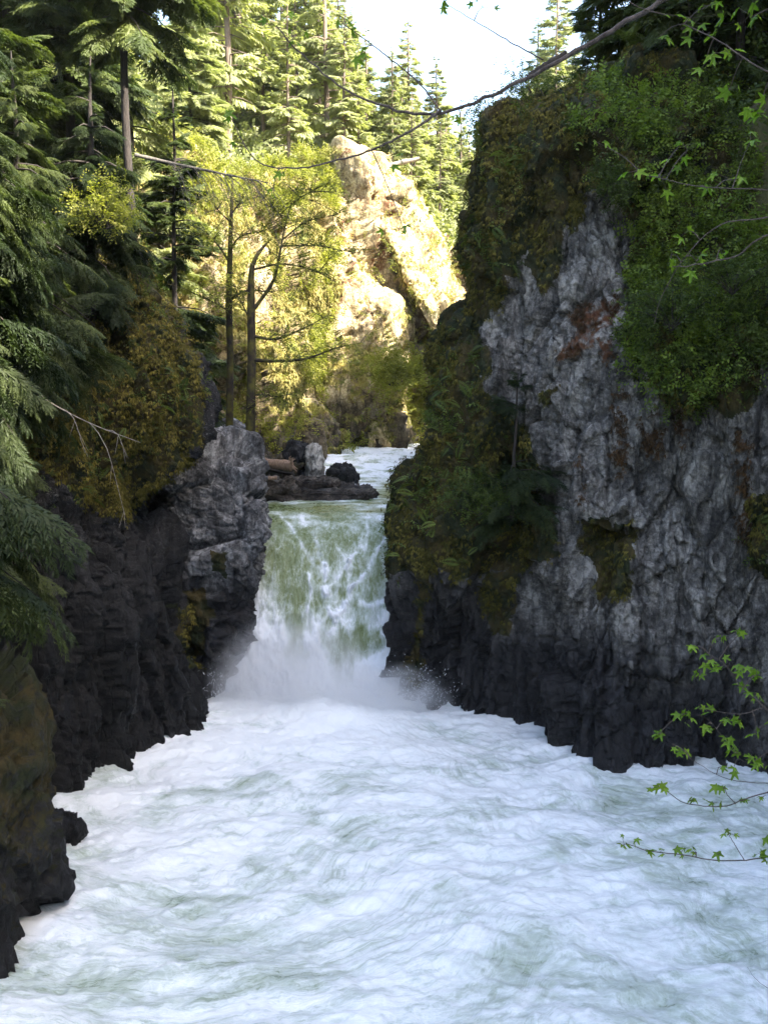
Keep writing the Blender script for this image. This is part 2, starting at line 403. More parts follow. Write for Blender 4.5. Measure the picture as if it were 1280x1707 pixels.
def pool_mat():
    m, t, b, o = mat('foaming_water'); co = coords(t, (.75, 1.15, 1)); fo = attr(t, 'foam')
    cb = t.nodes.new('ShaderNodeCombineXYZ'); ln(t, attr(t, 'pu'), cb.inputs[0]); ln(t, attr(t, 'pv'), cb.inputs[1])
    cq = t.nodes.new('ShaderNodeCombineXYZ'); ln(t, attr(t, 'qu'), cq.inputs[0]); ln(t, attr(t, 'qv'), cq.inputs[1])
    a1 = noise_n(t, cq.outputs[0], .75, 10, .66, .8); r1 = noise_n(t, cb.outputs[0], .6, 9, .68, 1.4)
    a2 = noise_n(t, cq.outputs[0], 3.6, 8, .72, .8); r2 = noise_n(t, cb.outputs[0], 2.4, 7, .72, 1.0)
    def mixf(k, a, c):
        n = t.nodes.new('ShaderNodeMix'); ln(t, k, n.inputs[0]); ln(t, a, n.inputs[2]); ln(t, c, n.inputs[3]); return n.outputs[0]
    pm = attr(t, 'pm'); n = mixf(pm, a1, r1); n2 = mixf(pm, a2, r2)
    f = mth(t, 'ADD', mth(t, 'ADD', fo, -.30), mth(t, 'ADD', mth(t, 'MULTIPLY', mth(t, 'SUBTRACT', n, .5), 1.7), mth(t, 'MULTIPLY', mth(t, 'SUBTRACT', n2, .5), 1.2)))
    fil = mth(t, 'SUBTRACT', 1.0, mth(t, 'MULTIPLY', mth(t, 'ABSOLUTE', mth(t, 'SUBTRACT', n2, .5)), 16.0), True)
    fil2 = mth(t, 'SUBTRACT', 1.0, mth(t, 'MULTIPLY', mth(t, 'ABSOLUTE', mth(t, 'SUBTRACT', noise_n(t, co, 1.5, 8, .6, 2.5), .5)), 14.0), True)
    f = mth(t, 'ADD', f, mth(t, 'SUBTRACT', mth(t, 'MULTIPLY', mth(t, 'ADD', fil, fil2), .14), .12))
    c = ramp_n(t, f, [(.0, (.34, .40, .31)), (.28, (.50, .56, .50)), (.5, (.66, .71, .68)), (.68, (.78, .81, .80)), (.88, (.86, .88, .875))])
    ln(t, c, b.inputs['Base Color']); ln(t, mth(t, 'ADD', mth(t, 'MULTIPLY', f, .4, True), .25), b.inputs['Roughness']); b.inputs['Specular IOR Level'].default_value = .3
    bn = bump(t, n, .5, .22); bn = bump(t, n2, .45, .07, bn); bn = bump(t, noise_n(t, co, 14, 5, .75, 1), .4, .02, bn); ln(t, bn, b.inputs['Normal']); return m
M_pool = pool_mat()
def fall_mat():
    m, t, b, o = mat('falling_water'); fo = attr(t, 'foam')
    co = coords(t, (2.4, 1.2, .38)); n = noise_n(t, co, 1.3, 8, .62, .9); n2 = noise_n(t, coords(t, (3, 2, .9)), 3.6, 8, .75, .5); n3 = noise_n(t, coords(t, (1, 1, .7)), 1.4, 5, .55, .6)
    f = mth(t, 'ADD', fo, mth(t, 'ADD', mth(t, 'MULTIPLY', mth(t, 'SUBTRACT', n, .5), .95), mth(t, 'ADD', mth(t, 'MULTIPLY', mth(t, 'SUBTRACT', n2, .5), 1.0), mth(t, 'MULTIPLY', mth(t, 'SUBTRACT', n3, .5), .5))))
    c = ramp_n(t, f, [(.10, (.115, .145, .042)), (.34, (.20, .24, .12)), (.62, (.46, .51, .44)), (.95, (.84, .86, .88))])
    ln(t, c, b.inputs['Base Color']); ln(t, mth(t, 'ADD', mth(t, 'MULTIPLY', f, .4, True), .22), b.inputs['Roughness']); b.inputs['Specular IOR Level'].default_value = .3
    bn = bump(t, n, .4, .12); bn = bump(t, n2, .5, .05, bn); ln(t, bn, b.inputs['Normal']); return m
M_fall = fall_mat()
M_river = water_mat('river_water', (.14, .18, .10), (.80, .84, .84), (1.0, 1.0, 1), 1.0)

# ------------------------------------------------------------------ masks drawn on the rock
def inpoly(px, py, poly):
    poly = np.asarray(poly, float); ins = np.zeros(px.shape, bool); j = len(poly) - 1
    for i in range(len(poly)):
        xi, yi = poly[i]; xj, yj = poly[j]
        c = ((yi > py) != (yj > py)) & (px < (xj - xi) * (py - yi) / (yj - yi + 1e-9) + xi)
        ins ^= c; j = i
    return ins
def patches(P, polys, rag=22, seed=0, sc=.8):
    """1 inside any of the outlines, edges made ragged by noise in the rock itself"""
    px, py = proj(P); jx = fbm(P, sc, 4, 30 + seed) * rag * 2; jy = fbm(P, sc, 4, 40 + seed) * rag * 2
    m = np.zeros(len(P))
    for q in polys: m = np.maximum(m, inpoly(px + jx, py + jy, q).astype(float))
    return m

def rock_sheet(name, rows, step, material, mfun, amp=1.0, flip=False, big=.5, seed=0, extra=None, smooth=False, asp=(1, 1, 1)):
    asp = np.array(asp)
    G = loft(rows, step); nr, nc, _ = G.shape; N = gnormals(G)
    flip = (N * (np.array([0, 20, 12]) - G)).sum(2).mean() < 0; print(name, 'flip', flip)
    if flip: N = -N
    P = G.reshape(-1, 3); Nn = N.reshape(-1, 3)
    d = fbm(P, .22, 3, 1 + seed) * big * 2.2
    P0 = P; P = P * asp
    wp = P + np.stack([fbm(P, .9, 3, 11), fbm(P, .9, 3, 12), fbm(P, .9, 3, 13)], 1) * .15
    f1, e1 = facets(wp, .42, 1 + seed, (1, 1, .6)); f2, e2 = facets(wp, 1.15, 2 + seed, (1, 1, .7)); f3, e3 = facets(wp, 3.0, 3 + seed)
    f0, e0 = facets(wp, .2, 6 + seed, (1, 1, .55), 1.3)
    rid = ridged(P * np.array([1, 1, .7]), .9, 4, 21) - 1.3
    if callable(amp): amp = amp(P0)
    d += amp * (f0 * 1.7 + f1 * 1.25 + f2 * .60 + f3 * .26 - .12 * np.exp(-e2 * 14) - .30 * np.exp(-e1 * 14) + rid * .10 + fbm(P, 3.5, 4, 5) * .10)
    if extra is not None: d += extra(P)
    P = P0; P2 = P + Nn * d[:, None]
    G2 = P2.reshape(nr, nc, 3); N2 = gnormals(G2) * (-1 if flip else 1)
    at = mfun(P2, N2.reshape(-1, 3), f2)
    F = gfaces(nr, nc)
    if flip: F = F[:, ::-1]
    o = mesh_np(name, P2, F, material, smooth=smooth, attrs=at)
    return o, P2, N2.reshape(-1, 3), at

# ------------------------------------------------------------------ terrain
RIV = np.array([(2, -60, 16), (2, 10, 13), (1.2, 25, 10.5), (0, 34, 7), (-1.5, 41, 3.4), (-1.2, 50, 5.0), (0.2, 62, 4.5), (3, 72, 5), (12, 78, 6), (40, 84, 8), (120, 95, 10)], float)
_rs = np.vstack([np.linspace(RIV[i], RIV[i + 1], 14, endpoint=False) for i in range(len(RIV) - 1)])
def bank(x, y):
    """distance beyond the river's edge and side (+1 right)"""
    d = np.full(x.shape, 9e9); s = np.zeros(x.shape); n = len(_rs)
    for i in range(n - 1):
        a, b = _rs[i], _rs[i + 1]; ex, ey = b[0] - a[0], b[1] - a[1]; l2 = ex * ex + ey * ey
        t = np.clip(((x - a[0]) * ex + (y - a[1]) * ey) / l2, 0, 1); dx, dy = x - a[0] - ex * t, y - a[1] - ey * t
        q = np.hypot(dx, dy) - (a[2] + (b[2] - a[2]) * t); side = np.sign(ex * (-dy) + ey * dx)
        m = q < d; d = np.where(m, q, d); s = np.where(m, side, s)
    return d, s
def H(x, y):
    x = np.asarray(x, float); y = np.asarray(y, float); d, s = bank(x, y)
    dd = np.maximum(d - 3.0, 0)
    right = 19 * sstep(0, 3.5, dd) + (.62 + 1.1 * sstep(46, 32, y) * sstep(0, 4, dd)) * np.maximum(dd - 2, 0) * (1 - .55 * sstep(50, 75, y))
    right = np.minimum(right, 33 + 22 * sstep(42, 28, y) + .05 * dd)  # near slope raised steeply out of view to hold the sun off the pool
    left = 13.5 * sstep(0, 3.5, dd) + .55 * np.maximum(dd - 1, 0)
    far = 6 + 15 * sstep(0, 5, dd) + .12 * np.maximum(dd, 0) + .42 * np.maximum(2 - x, 0) * sstep(60, 95, y) + .1 * np.maximum(y - 90, 0)
    fs = sstep(58, 70, y); l2 = left * (1 - fs) + far * fs
    h = np.where(s > 0, right, l2)
    base = np.where(y > 47, 5.0, -3.0)
    h = np.where(d < 3, base, np.maximum(h, base) )
    q = np.stack([x.ravel(), y.ravel(), np.zeros(x.size)], 1)
    h = h + (fbm(q, .12, 4, 9).reshape(x.shape) * 2.2) * sstep(4, 9, d)
    return np.minimum(h, 90)
xs = np.concatenate([np.linspace(-400, -60, 40), np.arange(-59, 60, .8), np.linspace(61, 400, 40)])
ys = np.concatenate([np.linspace(-120, -2, 30), np.arange(0, 130, .8), np.linspace(132, 700, 60)])
X, Yg = np.meshgrid(xs, ys); Z = H(X, Yg)
tag(mesh_np('ground', np.stack([X, Yg, Z], 2).reshape(-1, 3), gfaces(len(ys), len(xs)), M_ground, smooth=True), kind='structure')

# ------------------------------------------------------------------ right cliff
def W_(x, y, z): return (x, y, z)
def row(z, pts):
    out = []
    for p in pts:
        if len(p) == 3 and p[0] == 'w': out.append((p[1], p[2], z))
        elif len(p) == 4: out.append((p[1], p[2], p[3]))
        elif len(p) == 3: out.append(XZ(p[0], p[1], p[2]))
        else: out.append(XZ(p[0], p[1], z))
    return out
RC = [
 row(-1.5, [(760, 72), (690, 52), (658, 41.6), (740, 39.9), (822, 38.4), (888, 36.9), (985, 34.2), (1110, 34.2), (1285, 33.2), (1500, 30), ('w', 20, 20), ('w', 22, 2), ('w', 26, -30)]),
 row(1.5,  [(760, 72), (690, 52), (658, 41.5), (740, 40.0), (822, 38.6), (886, 37.0), (980, 34.6), (1110, 34.3), (1285, 33.4), (1500, 30), ('w', 20, 20), ('w', 22, 2), ('w', 26, -30)]),
 row(3.6,  [(760, 72), (690, 52), (658, 41.4), (742, 40.2), (825, 38.9), (885, 37.3), (975, 35.0), (1110, 34.4), (1285, 33.6), (1500, 30), ('w', 20, 20), ('w', 22, 2), ('w', 26, -30)]),
 row(5.4,  [(760, 72), (722, 52), (670, 41.3), (740, 39.4), (825, 38.4), (885, 37.5), (975, 35.4), (1110, 34.6), (1285, 33.9), (1500, 30), ('w', 20, 20), ('w', 22, 2), ('w', 26, -30)]),
 row(7.0,  [(760, 72), (722, 52), (684, 41.3), (735, 39.3), (820, 38.4), (885, 37.7), (975, 35.7), (1110, 34.8), (1285, 34.1), (1500, 30), ('w', 20, 20), ('w', 22, 2), ('w', 26, -30)]),
 row(8.5,  [(765, 72), (737, 52), (714, 41.4), (745, 39.5), (825, 38.6), (885, 37.9), (975, 35.9), (1110, 35.0), (1285, 34.3), (1500, 30.4), ('w', 20, 20), ('w', 22, 2), ('w', 26, -30)]),
 row(10.2, [(780, 72), (762, 52), (739, 41.6), (760, 39.8), (830, 38.8), (885, 38.0), (970, 36.2), (1105, 35.1), (1285, 34.4), (1500, 30.8), ('w', 20.2, 20), ('w', 22.3, 2), ('w', 26, -30)]),
 row(12.2, [(790, 72), (777, 52), (753, 41.8), (765, 40.2), (825, 39.2), (885, 38.2), (965, 36.8), (1100, 35.2), (1285, 34.4), (1500, 31.2), ('w', 20.6, 20), ('w', 22.6, 2), ('w', 26.3, -30)]),
 row(14.2, [(800, 72), (787, 52), (765, 42.0), (775, 40.6), (830, 39.6), (885, 38.6), (960, 37.3), (1095, 36.2), (1285, 35.2), (1500, 32), ('w', 21, 20), ('w', 23, 2), ('w', 26.6, -30)]),
 row(15.8, [(815, 72), (827, 52), (805, 42.3), (795, 40.9), (840, 39.9), (890, 39.0), (960, 37.9), (1090, 37.2), (1290, 36.2), (1510, 33), ('w', 21.6, 20), ('w', 23.5, 2), ('w', 27, -30)]),
 row(18.0, [(820, 72), (819, 52), (799, 42.5), (805, 40.9), (850, 40.0), (895, 39.3), (960, 38.4), (1090, 38.2), (1300, 37.4), (1520, 34), ('w', 22.4, 20), ('w', 24.2, 2), ('w', 27.5, -30)]),
 row(20.2, [(830, 72), (826, 52), (804, 42.5), (815, 40.6), (860, 39.9), (905, 39.2), (965, 38.8), (1095, 39.2), (1310, 38.8), (1530, 35.5), ('w', 23.4, 20), ('w', 25, 2), ('w', 28, -30)]),
 row(22.0, [(850, 74), (839, 53), (810, 43.0), (825, 41.2), (872, 40.4), (920, 40.0), (975, 40.0), (1100, 40.6), (1320, 40.2), (1540, 37), ('w', 24.6, 20), ('w', 26, 2), ('w', 29, -30)]),
 row(23, [(880, 76, 22.6), (850, 55, 22.6), (822, 45.5, 22.4), (850, 44, 22.8), (895, 43, 23.2), (940, 42.5, 23.6), (990, 43, 24.3), (1110, 43.5, 25), (1330, 43, 26), (1550, 40, 27), ('w', 27, 21, 27), ('w', 29, 2, 27), ('w', 32, -30, 27)]),
]
mossR = [[(630, 960), (630, 800), (660, 700), (670, 560), (730, 440), (740, 60), (1290, 60), (1290, 560), (1250, 690), (1140, 690), (1080, 640), (1035, 560), (1055, 380), (1015, 300), (975, 330), (940, 430), (895, 505), (880, 420), (850, 500), (800, 560), (815, 650), (880, 720), (900, 850), (940, 920), (880, 950), (700, 955)],
         [(985, 860), (1055, 870), (1050, 990), (1000, 1000), (975, 930)], [(895, 635), (925, 640), (918, 675), (898, 678)],
         [(695, 950), (712, 950), (700, 1150), (685, 1150)], [(1235, 840), (1290, 830), (1290, 980), (1245, 950)], [(800, 960), (870, 950), (850, 1070), (820, 1060)]]
rustR = [[(955, 520), (1030, 490), (1035, 520), (985, 570), (925, 600)], [(990, 570), (1025, 570), (1025, 600), (1000, 600)]]
def mR(P, N, f):
    moss = patches(P, mossR, 15, 1); z = P[:, 2]
    moss = moss * (.75 + .25 * np.clip(N[:, 2] + .5, 0, 1)) + .12 * np.clip(N[:, 2], 0, 1)
    px, py = proj(P)
    n = fbm(P, .35, 3, 8)
    wet = np.clip(sstep(7.0 - (px - 900) * .006, 2.2 - (px - 900) * .004, z + n * 3), 0, 1)
    wet = np.maximum(wet, .75 * sstep(930, 860, px + n * 90) * sstep(12, 9, z))
    return dict(moss=moss, wet=wet, lichen=sstep(3, 8, z) * .9, rust=patches(P, rustR, 14, 3))
oR, PR, NR, aR = rock_sheet('right_cliff', RC, .052, M_rockR, mR, .75, True, .35, 0, asp=(1.1, 1.5, .7))
tag(oR, kind='structure')

# ------------------------------------------------------------------ left cliff
LC = [
 row(-1.5, [(345, 42), (320, 37.4), (250, 35.9), (170, 33.8), (75, 31.4), (-60, 28.5), ('w', -15.5, 22), ('w', -20, 8), ('w', -24, -30)]),
 row(1.5,  [(340, 42.4), (306, 37.7), (240, 36.1), (165, 34.0), (70, 31.6), (-60, 28.5), ('w', -15.5, 22), ('w', -20, 8), ('w', -24, -30)]),
 row(4.0,  [(320, 43), (286, 38.0), (230, 36.4), (160, 34.3), (65, 31.8), (-65, 28.6), ('w', -15.6, 22), ('w', -20, 8), ('w', -24, -30)]),
 row(6.5,  [(310, 43), (270, 38.2), (225, 36.7), (158, 34.6), (62, 32.0), (-70, 28.8), ('w', -15.8, 22), ('w', -20, 8), ('w', -24, -30)]),
 row(8.6,  [(255, 43), (226, 38.2), (210, 36.8), (158, 34.7), (60, 32.1), (-72, 29.0), ('w', -16, 22), ('w', -20.4, 8), ('w', -24, -30)]),
 row(10.0, [(275, 43), (260, 38.0), (230, 36.5), (165, 34.6), (60, 32.1), (-75, 29.2), ('w', -16.2, 22), ('w', -20.6, 8), ('w', -24, -30)]),
 row(11.2, [(295, 43.2), (286, 38.0), (253, 36.3), (180, 34.5), (65, 32.2), (-78, 29.4), ('w', -16.4, 22), ('w', -20.8, 8), ('w', -24, -30)]),
 row(12.8, [(293, 43.5), (282, 38.2), (247, 36.6), (180, 35.0), (62, 32.8), (-85, 30), ('w', -17, 22), ('w', -21, 8), ('w', -24.6, -30)]),
 row(14.2, [(270, 44), (250, 38.8), (220, 37.2), (160, 35.8), (50, 33.6), (-95, 31), ('w', -17.8, 22.4), ('w', -21.6, 8), ('w', -25, -30)]),
 row(15.6, [(235, 45), (210, 39.6), (185, 38.4), (130, 37), (30, 35), (-110, 32.4), ('w', -19, 23), ('w', -22.6, 8), ('w', -26, -30)]),
 row(17.0, [(195, 47), (175, 42), (150, 41), (100, 40), (0, 38), (-130, 35.5), ('w', -21.5, 24), ('w', -25, 8), ('w', -29, -30)]),
]
mossL = [[(150, 420), (240, 430), (340, 600), (335, 740), (290, 790), (240, 830), (200, 870), (80, 800), (-50, 780), (-50, 420)],
         [(300, 1010), (335, 1000), (345, 1100), (315, 1110)]]
def mL(P, N, f):
    z = P[:, 2]; moss = patches(P, mossL, 20, 2) * .9 + .1 * np.clip(N[:, 2], 0, 1)
    wet = sstep(9, 3.0, z + fbm(P, .4, 3, 8) * 3)
    return dict(moss=moss, wet=wet, lichen=sstep(2, 8, z) * .6, rust=np.zeros(len(P)))
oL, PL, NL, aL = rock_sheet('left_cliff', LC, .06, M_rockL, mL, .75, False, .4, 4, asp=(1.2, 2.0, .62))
tag(oL, kind='structure')

# ------------------------------------------------------------------ pale ledge by the lip of the falls
LG = [
 row(-1.5, [(240, 40.5), (285, 39.6), (325, 39.5), (345, 40.2), (362, 41.2), (380, 43.5), (400, 50)]),
 row(1.0,  [(240, 40.6), (285, 39.9), (330, 39.8), (365, 40.2), (388, 41.2), (395, 43.5), (405, 50)]),
 row(2.5,  [(240, 40.7), (285, 40.1), (335, 39.9), (385, 40.3), (410, 41.2), (412, 43.5), (410, 50)]),
 row(4.2,  [(240, 40.8), (285, 40.2), (338, 40.0), (395, 40.3), (426, 41.0), (425, 43.5), (415, 50)]),
 row(5.6,  [(240, 40.8), (285, 40.2), (345, 40.0), (405, 40.1), (440, 40.7), (440, 43.5), (420, 50)]),
 row(6.8,  [(240, 40.9), (285, 40.3), (345, 40.2), (410, 40.2), (452, 40.7), (445, 43.5), (420, 50)]),
 row(7.9,  [(240, 41), (280, 40.5), (345, 40.6), (405, 40.7), (436, 41.3), (430, 44), (415, 51)]),
 row(8.9,  [(245, 41.5), (280, 40.9), (340, 41.2), (390, 41.6), (416, 42.3), (412, 45), (405, 51)]),
 row(9.6,  [(255, 42.3), (295, 41.8), (335, 42.2), (370, 42.8), (398, 43.4), (398, 45.5), (395, 51)]),
 row(9.9,  [(260, 45), (300, 44.5), (335, 44.5), (360, 45), (385, 45.8), (385, 47.5), (380, 52)]),
 row(9.2,  [(255, 50), (290, 50), (330, 50), (350, 50), (372, 50.5), (380, 51.5), (380, 53)]),
]
def mG(P, N, f):
    z = P[:, 2]; px, py = proj(P)
    moss = patches(P, [[(300, 990), (345, 980), (345, 1090), (312, 1100)], [(355, 920), (385, 925), (380, 960), (350, 955)]], 14, 5) * .8
    wet = sstep(6.2, 4.0, z + fbm(P, .5, 3, 8) * 2 + (px - 380) * .004)
    return dict(moss=moss, wet=wet, lichen=np.full(len(P), .5), rust=np.zeros(len(P)))
oG, PG, NG, aG = rock_sheet('rock_ledge', LG, .05, M_ledge, mG, .60, True, .2, 9, asp=(.9, .9, 1.35))
tag(oG, kind='structure')

# ------------------------------------------------------------------ far canyon wall, sunlit above
FC = [
 row(5.5,  [('w', -20, 46), (330, 55), (390, 58), (450, 62), (520, 69), (600, 75), (690, 79), (775, 81), (900, 83), (1200, 86), (1700, 90)]),
 row(9.0,  [('w', -20, 46), (330, 55.5), (390, 58.5), (450, 62.3), (520, 69.3), (600, 75.2), (690, 79.3), (775, 81.5), (900, 83), (1200, 86), (1700, 90)]),
 row(12.5, [('w', -20, 47), (325, 56.5), (385, 59.5), (445, 63.5), (515, 70.3), (600, 76), (690, 80), (775, 82), (900, 84), (1200, 87), (1700, 91)]),
 row(16.0, [('w', -21, 48), (320, 57.5), (380, 61), (445, 65.5), (510, 72), (600, 77.3), (690, 81), (780, 83), (905, 85), (1200, 88), (1700, 92)]),
 row(19.5, [('w', -22, 49), (320, 59), (375, 63), (445, 68), (515, 74), (600, 78.8), (690, 82.2), (785, 84), (905, 86), (1200, 89), (1700, 93)]),
 row(23.0, [('w', -24, 51), (320, 62), (372, 66, 22), (445, 71), (525, 76), (605, 80.5), (695, 84.2), (785, 86, 22), (905, 88, 22), (1200, 91), (1700, 95)]),
 row(25.5, [('w', -26, 55, 24), (320, 67, 24), (372, 71, 24), (450, 75, 25), (540, 79, 26), (608, 82.5, 27.4), (690, 87, 25.2), (775, 88.5, 23.2), (905, 91, 23), (1200, 94), (1700, 98)]),
 row(26.5, [('w', -30, 64, 24), (320, 76, 24), (372, 78, 24), (450, 82, 24.5), (540, 86, 25), (612, 90, 26.5), (690, 94, 24.5), (775, 95, 22.5), (905, 98, 22), (1200, 100), (1700, 104)]),
]
def exF(P):
    px, py = proj(P)
    s = (px - 590) * .874 - (py - 280) * .486          # distance right of the slab's left edge
    q = P[:, 0] * .874 + P[:, 2] * .486 + fbm(P, .12, 3, 76) * 2.2; saw = (q / 4.6) % 1.0; saw = np.where(saw < .16, saw / .16, 1 - (saw - .16) / .84) ; q2 = (q / 1.5 + 3 * fbm(P, .3, 2, 75)) % 1.0; saw = saw * 1.9 + np.where(q2 < .2, q2 / .2, 1 - (q2 - .2) / .8) * .45
    band = sstep(-5, 5, s) * sstep(60, 30, s) * sstep(240, 300, py) * sstep(600, 530, py)
    rec = sstep(-75, -45, s) * sstep(4, -6, s) * sstep(360, 420, py) * sstep(700, 600, py) * sstep(600, 640, px)
    return band * 4.2 - rec * 3.0 + saw * (.35 + .65 * sstep(500, 580, px)) + 1.6 * fbm(P * np.array([1, 1, .25]), .22, 3, 77)
def ampF(P):
    px, py = proj(P); s = (px - 590) * .874 - (py - 280) * .486
    return .95 * (1 - .75 * sstep(-5, 10, s) * sstep(75, 45, s) * sstep(610, 560, py))
def mF(P, N, f):
    z = P[:, 2]; px, py = proj(P); n = fbm(P, .5, 4, 8)
    moss = .35 + n * .9 + .25 * N[:, 2] - 1.0 * sstep(540, 600, px) * sstep(590, 480, py) + .2 * sstep(9, 14, z)
    s = (px - 590) * .874 - (py - 280) * .486
    moss = np.where((s > 0) & (s < 55) & (py < 560), .34, moss)
    return dict(moss=np.clip(moss, 0, 1), wet=sstep(12, 8.5, z + n * 2) * .8 + .75 * sstep(-80, -50, s) * sstep(5, -5, s) * sstep(400, 440, py) * sstep(620, 660, px), lichen=np.full(len(P), .3), rust=sstep(-.1, .3, n))  # second wet term is no damp: shade painted into the recess beside the slab
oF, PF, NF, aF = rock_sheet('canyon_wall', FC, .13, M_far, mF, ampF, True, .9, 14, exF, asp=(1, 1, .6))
tag(oF, kind='structure')
# the smooth slanting slab that catches the sun, and a lower one beside it
SLABS = []
def slabrib(pts, seed):
    rows = []
    for (l, r, y, Y) in pts:
        rows.append([K(l - 14, y + 6, Y + 6), K(l - 7, y + 3, Y + 2.6), K(l, y, Y), K((l + r) / 2 - 2, y - 3, Y + .35), K(r - 7, y - 4, Y + 1.2), K(r + 8, y - 2, Y + 3.2), K(r + 34, y + 4, Y + 7)])
    q = rock_sheet('rock_slab', rows[::-1], .12, M_slab, lambda P, N, f: dict(moss=np.clip(.22 + fbm(P, .5, 4, 8) * .5 + .35 * (np.abs(N[:, 0]) > .75), 0, 1), wet=np.zeros(len(P)), lichen=np.full(len(P), .2), rust=sstep(0, .35, fbm(P, .6, 3, 9)) * .5), .50, True, .16, seed)
    SLABS.append(q); return q[0]
M_slab = rock_mat('slab_rock_sun_painted', (.22, .15, .07), (.54, .43, .22), (.78, .67, .40), mossA=(.42, .34, .08), mossB=(.26, .26, .07), rust=(.34, .22, .10))  # the slab's golden sunlight is put into these colours too
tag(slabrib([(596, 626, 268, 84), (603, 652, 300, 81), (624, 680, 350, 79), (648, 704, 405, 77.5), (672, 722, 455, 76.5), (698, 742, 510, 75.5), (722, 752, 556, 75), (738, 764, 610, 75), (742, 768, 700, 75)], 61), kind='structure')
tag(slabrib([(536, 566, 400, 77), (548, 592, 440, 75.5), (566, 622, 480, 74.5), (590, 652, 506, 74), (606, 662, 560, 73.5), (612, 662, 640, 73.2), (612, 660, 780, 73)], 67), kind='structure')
print('rock ok')

# ------------------------------------------------------------------ water
def wave(P, big=1.0):
    a = fbm(P * np.array([.8, 1.4, 1]), .32, 3, 51) * .55
    b = ridged(P * np.array([.8, 1.25, 1]) + np.stack([fbm(P, .5, 2, 60), fbm(P, .5, 2, 61), 0 * P[:, 0]], 1) * .9, .55, 4, 52)
    return big * (a * .6 + (b - 1.2) * .10 + (ridged(P + np.stack([fbm(P, 1.1, 2, 62), fbm(P, 1.1, 2, 63), 0 * P[:, 0]], 1) * .5, 1.7, 3, 58) - 1.1) * .035 + fbm(P, 2.6, 3, 57) * .05)
ys_ = np.concatenate([np.linspace(-60, 14, 60), np.arange(14.2, 43.2, .06)])
xs_ = np.concatenate([np.linspace(-30, -13, 20), np.arange(-12.9, 14, .06), np.linspace(14.2, 34, 30)])
X, Yg = np.meshgrid(xs_, ys_); P = np.stack([X.ravel(), Yg.ravel(), np.zeros(X.size)], 1)
rb = np.hypot(P[:, 0] + 1.7, (P[:, 1] - 41.2))
h = wave(P) * (1 + .5 * np.exp(-rb / 6)) + .15 * np.exp(-(rb / 3.2) ** 2) + .1 * np.exp(-(rb / 8) ** 2)
fo = .93 + .45 * np.exp(-(rb / 9) ** 2) + h * .5 - .16 * sstep(-.05, .35, fbm(P, .16, 3, 66)) - .12 * sstep(2, 9, P[:, 0]) * sstep(38, 30, P[:, 1]) - .10 * sstep(27, 20, P[:, 1])
wp = P + np.stack([fbm(P, .35, 3, 70), fbm(P, .35, 3, 71), 0 * h], 1) * 2.2
cr = 1 - np.abs(fbm(wp * np.array([.6, 1.3, 1]), .55, 4, 72)) * 3.2
fo += .22 * (np.clip(cr, -.6, 1) - .4)
P[:, 2] = h
th = np.arctan2(P[:, 0] + 1.7, 41.8 - P[:, 1]); wrp = fbm(P, .3, 3, 74) * .9; rbw = rb + wrp * 2
mixr = sstep(.1, .5, th) * .9
P0_ = np.stack([P[:, 0], P[:, 1], 0 * h], 1)
swl = lambda cx, cy_, r: np.exp(-(((P[:, 0] - cx) / r) ** 2 + ((P[:, 1] - cy_) / (r * 1.1)) ** 2))
psi = P[:, 1] + fbm(P0_, .09, 2, 88) * 6 + fbm(P0_, .4, 2, 89) * .7 + 3 * swl(-2, 25.5, 3.6) + 2.2 * swl(2.5, 31.5, 3) + 2.4 * swl(-4, 33.5, 2.8) - 1.6 * swl(3.5, 23, 2.8)
fo += .10 * np.sin(psi * 1.25 + fbm(P0_, .25, 2, 90) * 3) * (1 - np.exp(-(rb / 7) ** 2))
alg = P[:, 0] + fbm(P0_, .3, 2, 93) * 1.5
pool = mesh_np('pool_water', P, gfaces(len(ys_), len(xs_)), M_pool, smooth=True, attrs={'qu': alg * .42, 'qv': psi * 1.15, 'foam': fo, 'pu': (th + wrp * .10) * 16, 'pv': rbw * .42, 'pm': mixr}); tag(pool, kind='structure')

prof = np.array([(110, 8.6), (90, 8.1), (76, 7.75), (66, 7.35), (58, 7.0), (52, 6.92), (48, 6.9), (46.3, 6.8), (44.9, 6.45), (43.8, 5.75), (43.0, 4.8), (42.4, 3.7), (41.9, 2.5), (41.5, 1.2), (41.2, -.8)], float)
edges = [(800, 1500), (600, 900), (560, 790), (500, 760), (415, 740), (405, 730), (408, 720), (412, 714), (417, 708), (415, 702), (405, 690), (398, 682), (390, 676), (382, 672), (372, 670)]
rows_ = []
for (yy, zz), (a, b) in zip(prof, edges):
    rows_.append([XZ(a + (b - a) * u, yy, zz) for u in np.linspace(0, 1, 7)])
rows_ = np.array(rows_)
G = loft(rows_, .05); 
nr, nc, _ = G.shape
P = G.reshape(-1, 3); N = gnormals(G).reshape(-1, 3); N = N * np.sign(N[:, [2]] + 1e-3 - N[:, [1]] * .6)
px, py = proj(P)
def streak(px, py, pts, w, v=1.0):
    pts = np.array(pts, float); best = np.full(px.shape, 9e9)
    for a, b in zip(pts[:-1], pts[1:]):
        e = b - a; t = np.clip(((px - a[0]) * e[0] + (py - a[1]) * e[1]) / (e @ e), 0, 1)
        best = np.minimum(best, np.hypot(px - a[0] - e[0] * t, py - a[1] - e[1] * t))
    return v * np.exp(-(best / w) ** 2)
jx = px + fbm(P, .7, 3, 80) * 13; jy = py + fbm(P, .7, 3, 81) * 13
ff = .30 * np.ones(len(P))
rv = .34 + .42 * sstep(54, 62, P[:, 1]) + .14 * sstep(520, 640, px) + 1.1 * np.clip(fbm(P * np.array([.55, 1.0, 1]), 1.1, 5, 87), -.3, .5); kv = sstep(43.6, 46.6, P[:, 1]); ff = ff * (1 - kv) + rv * kv
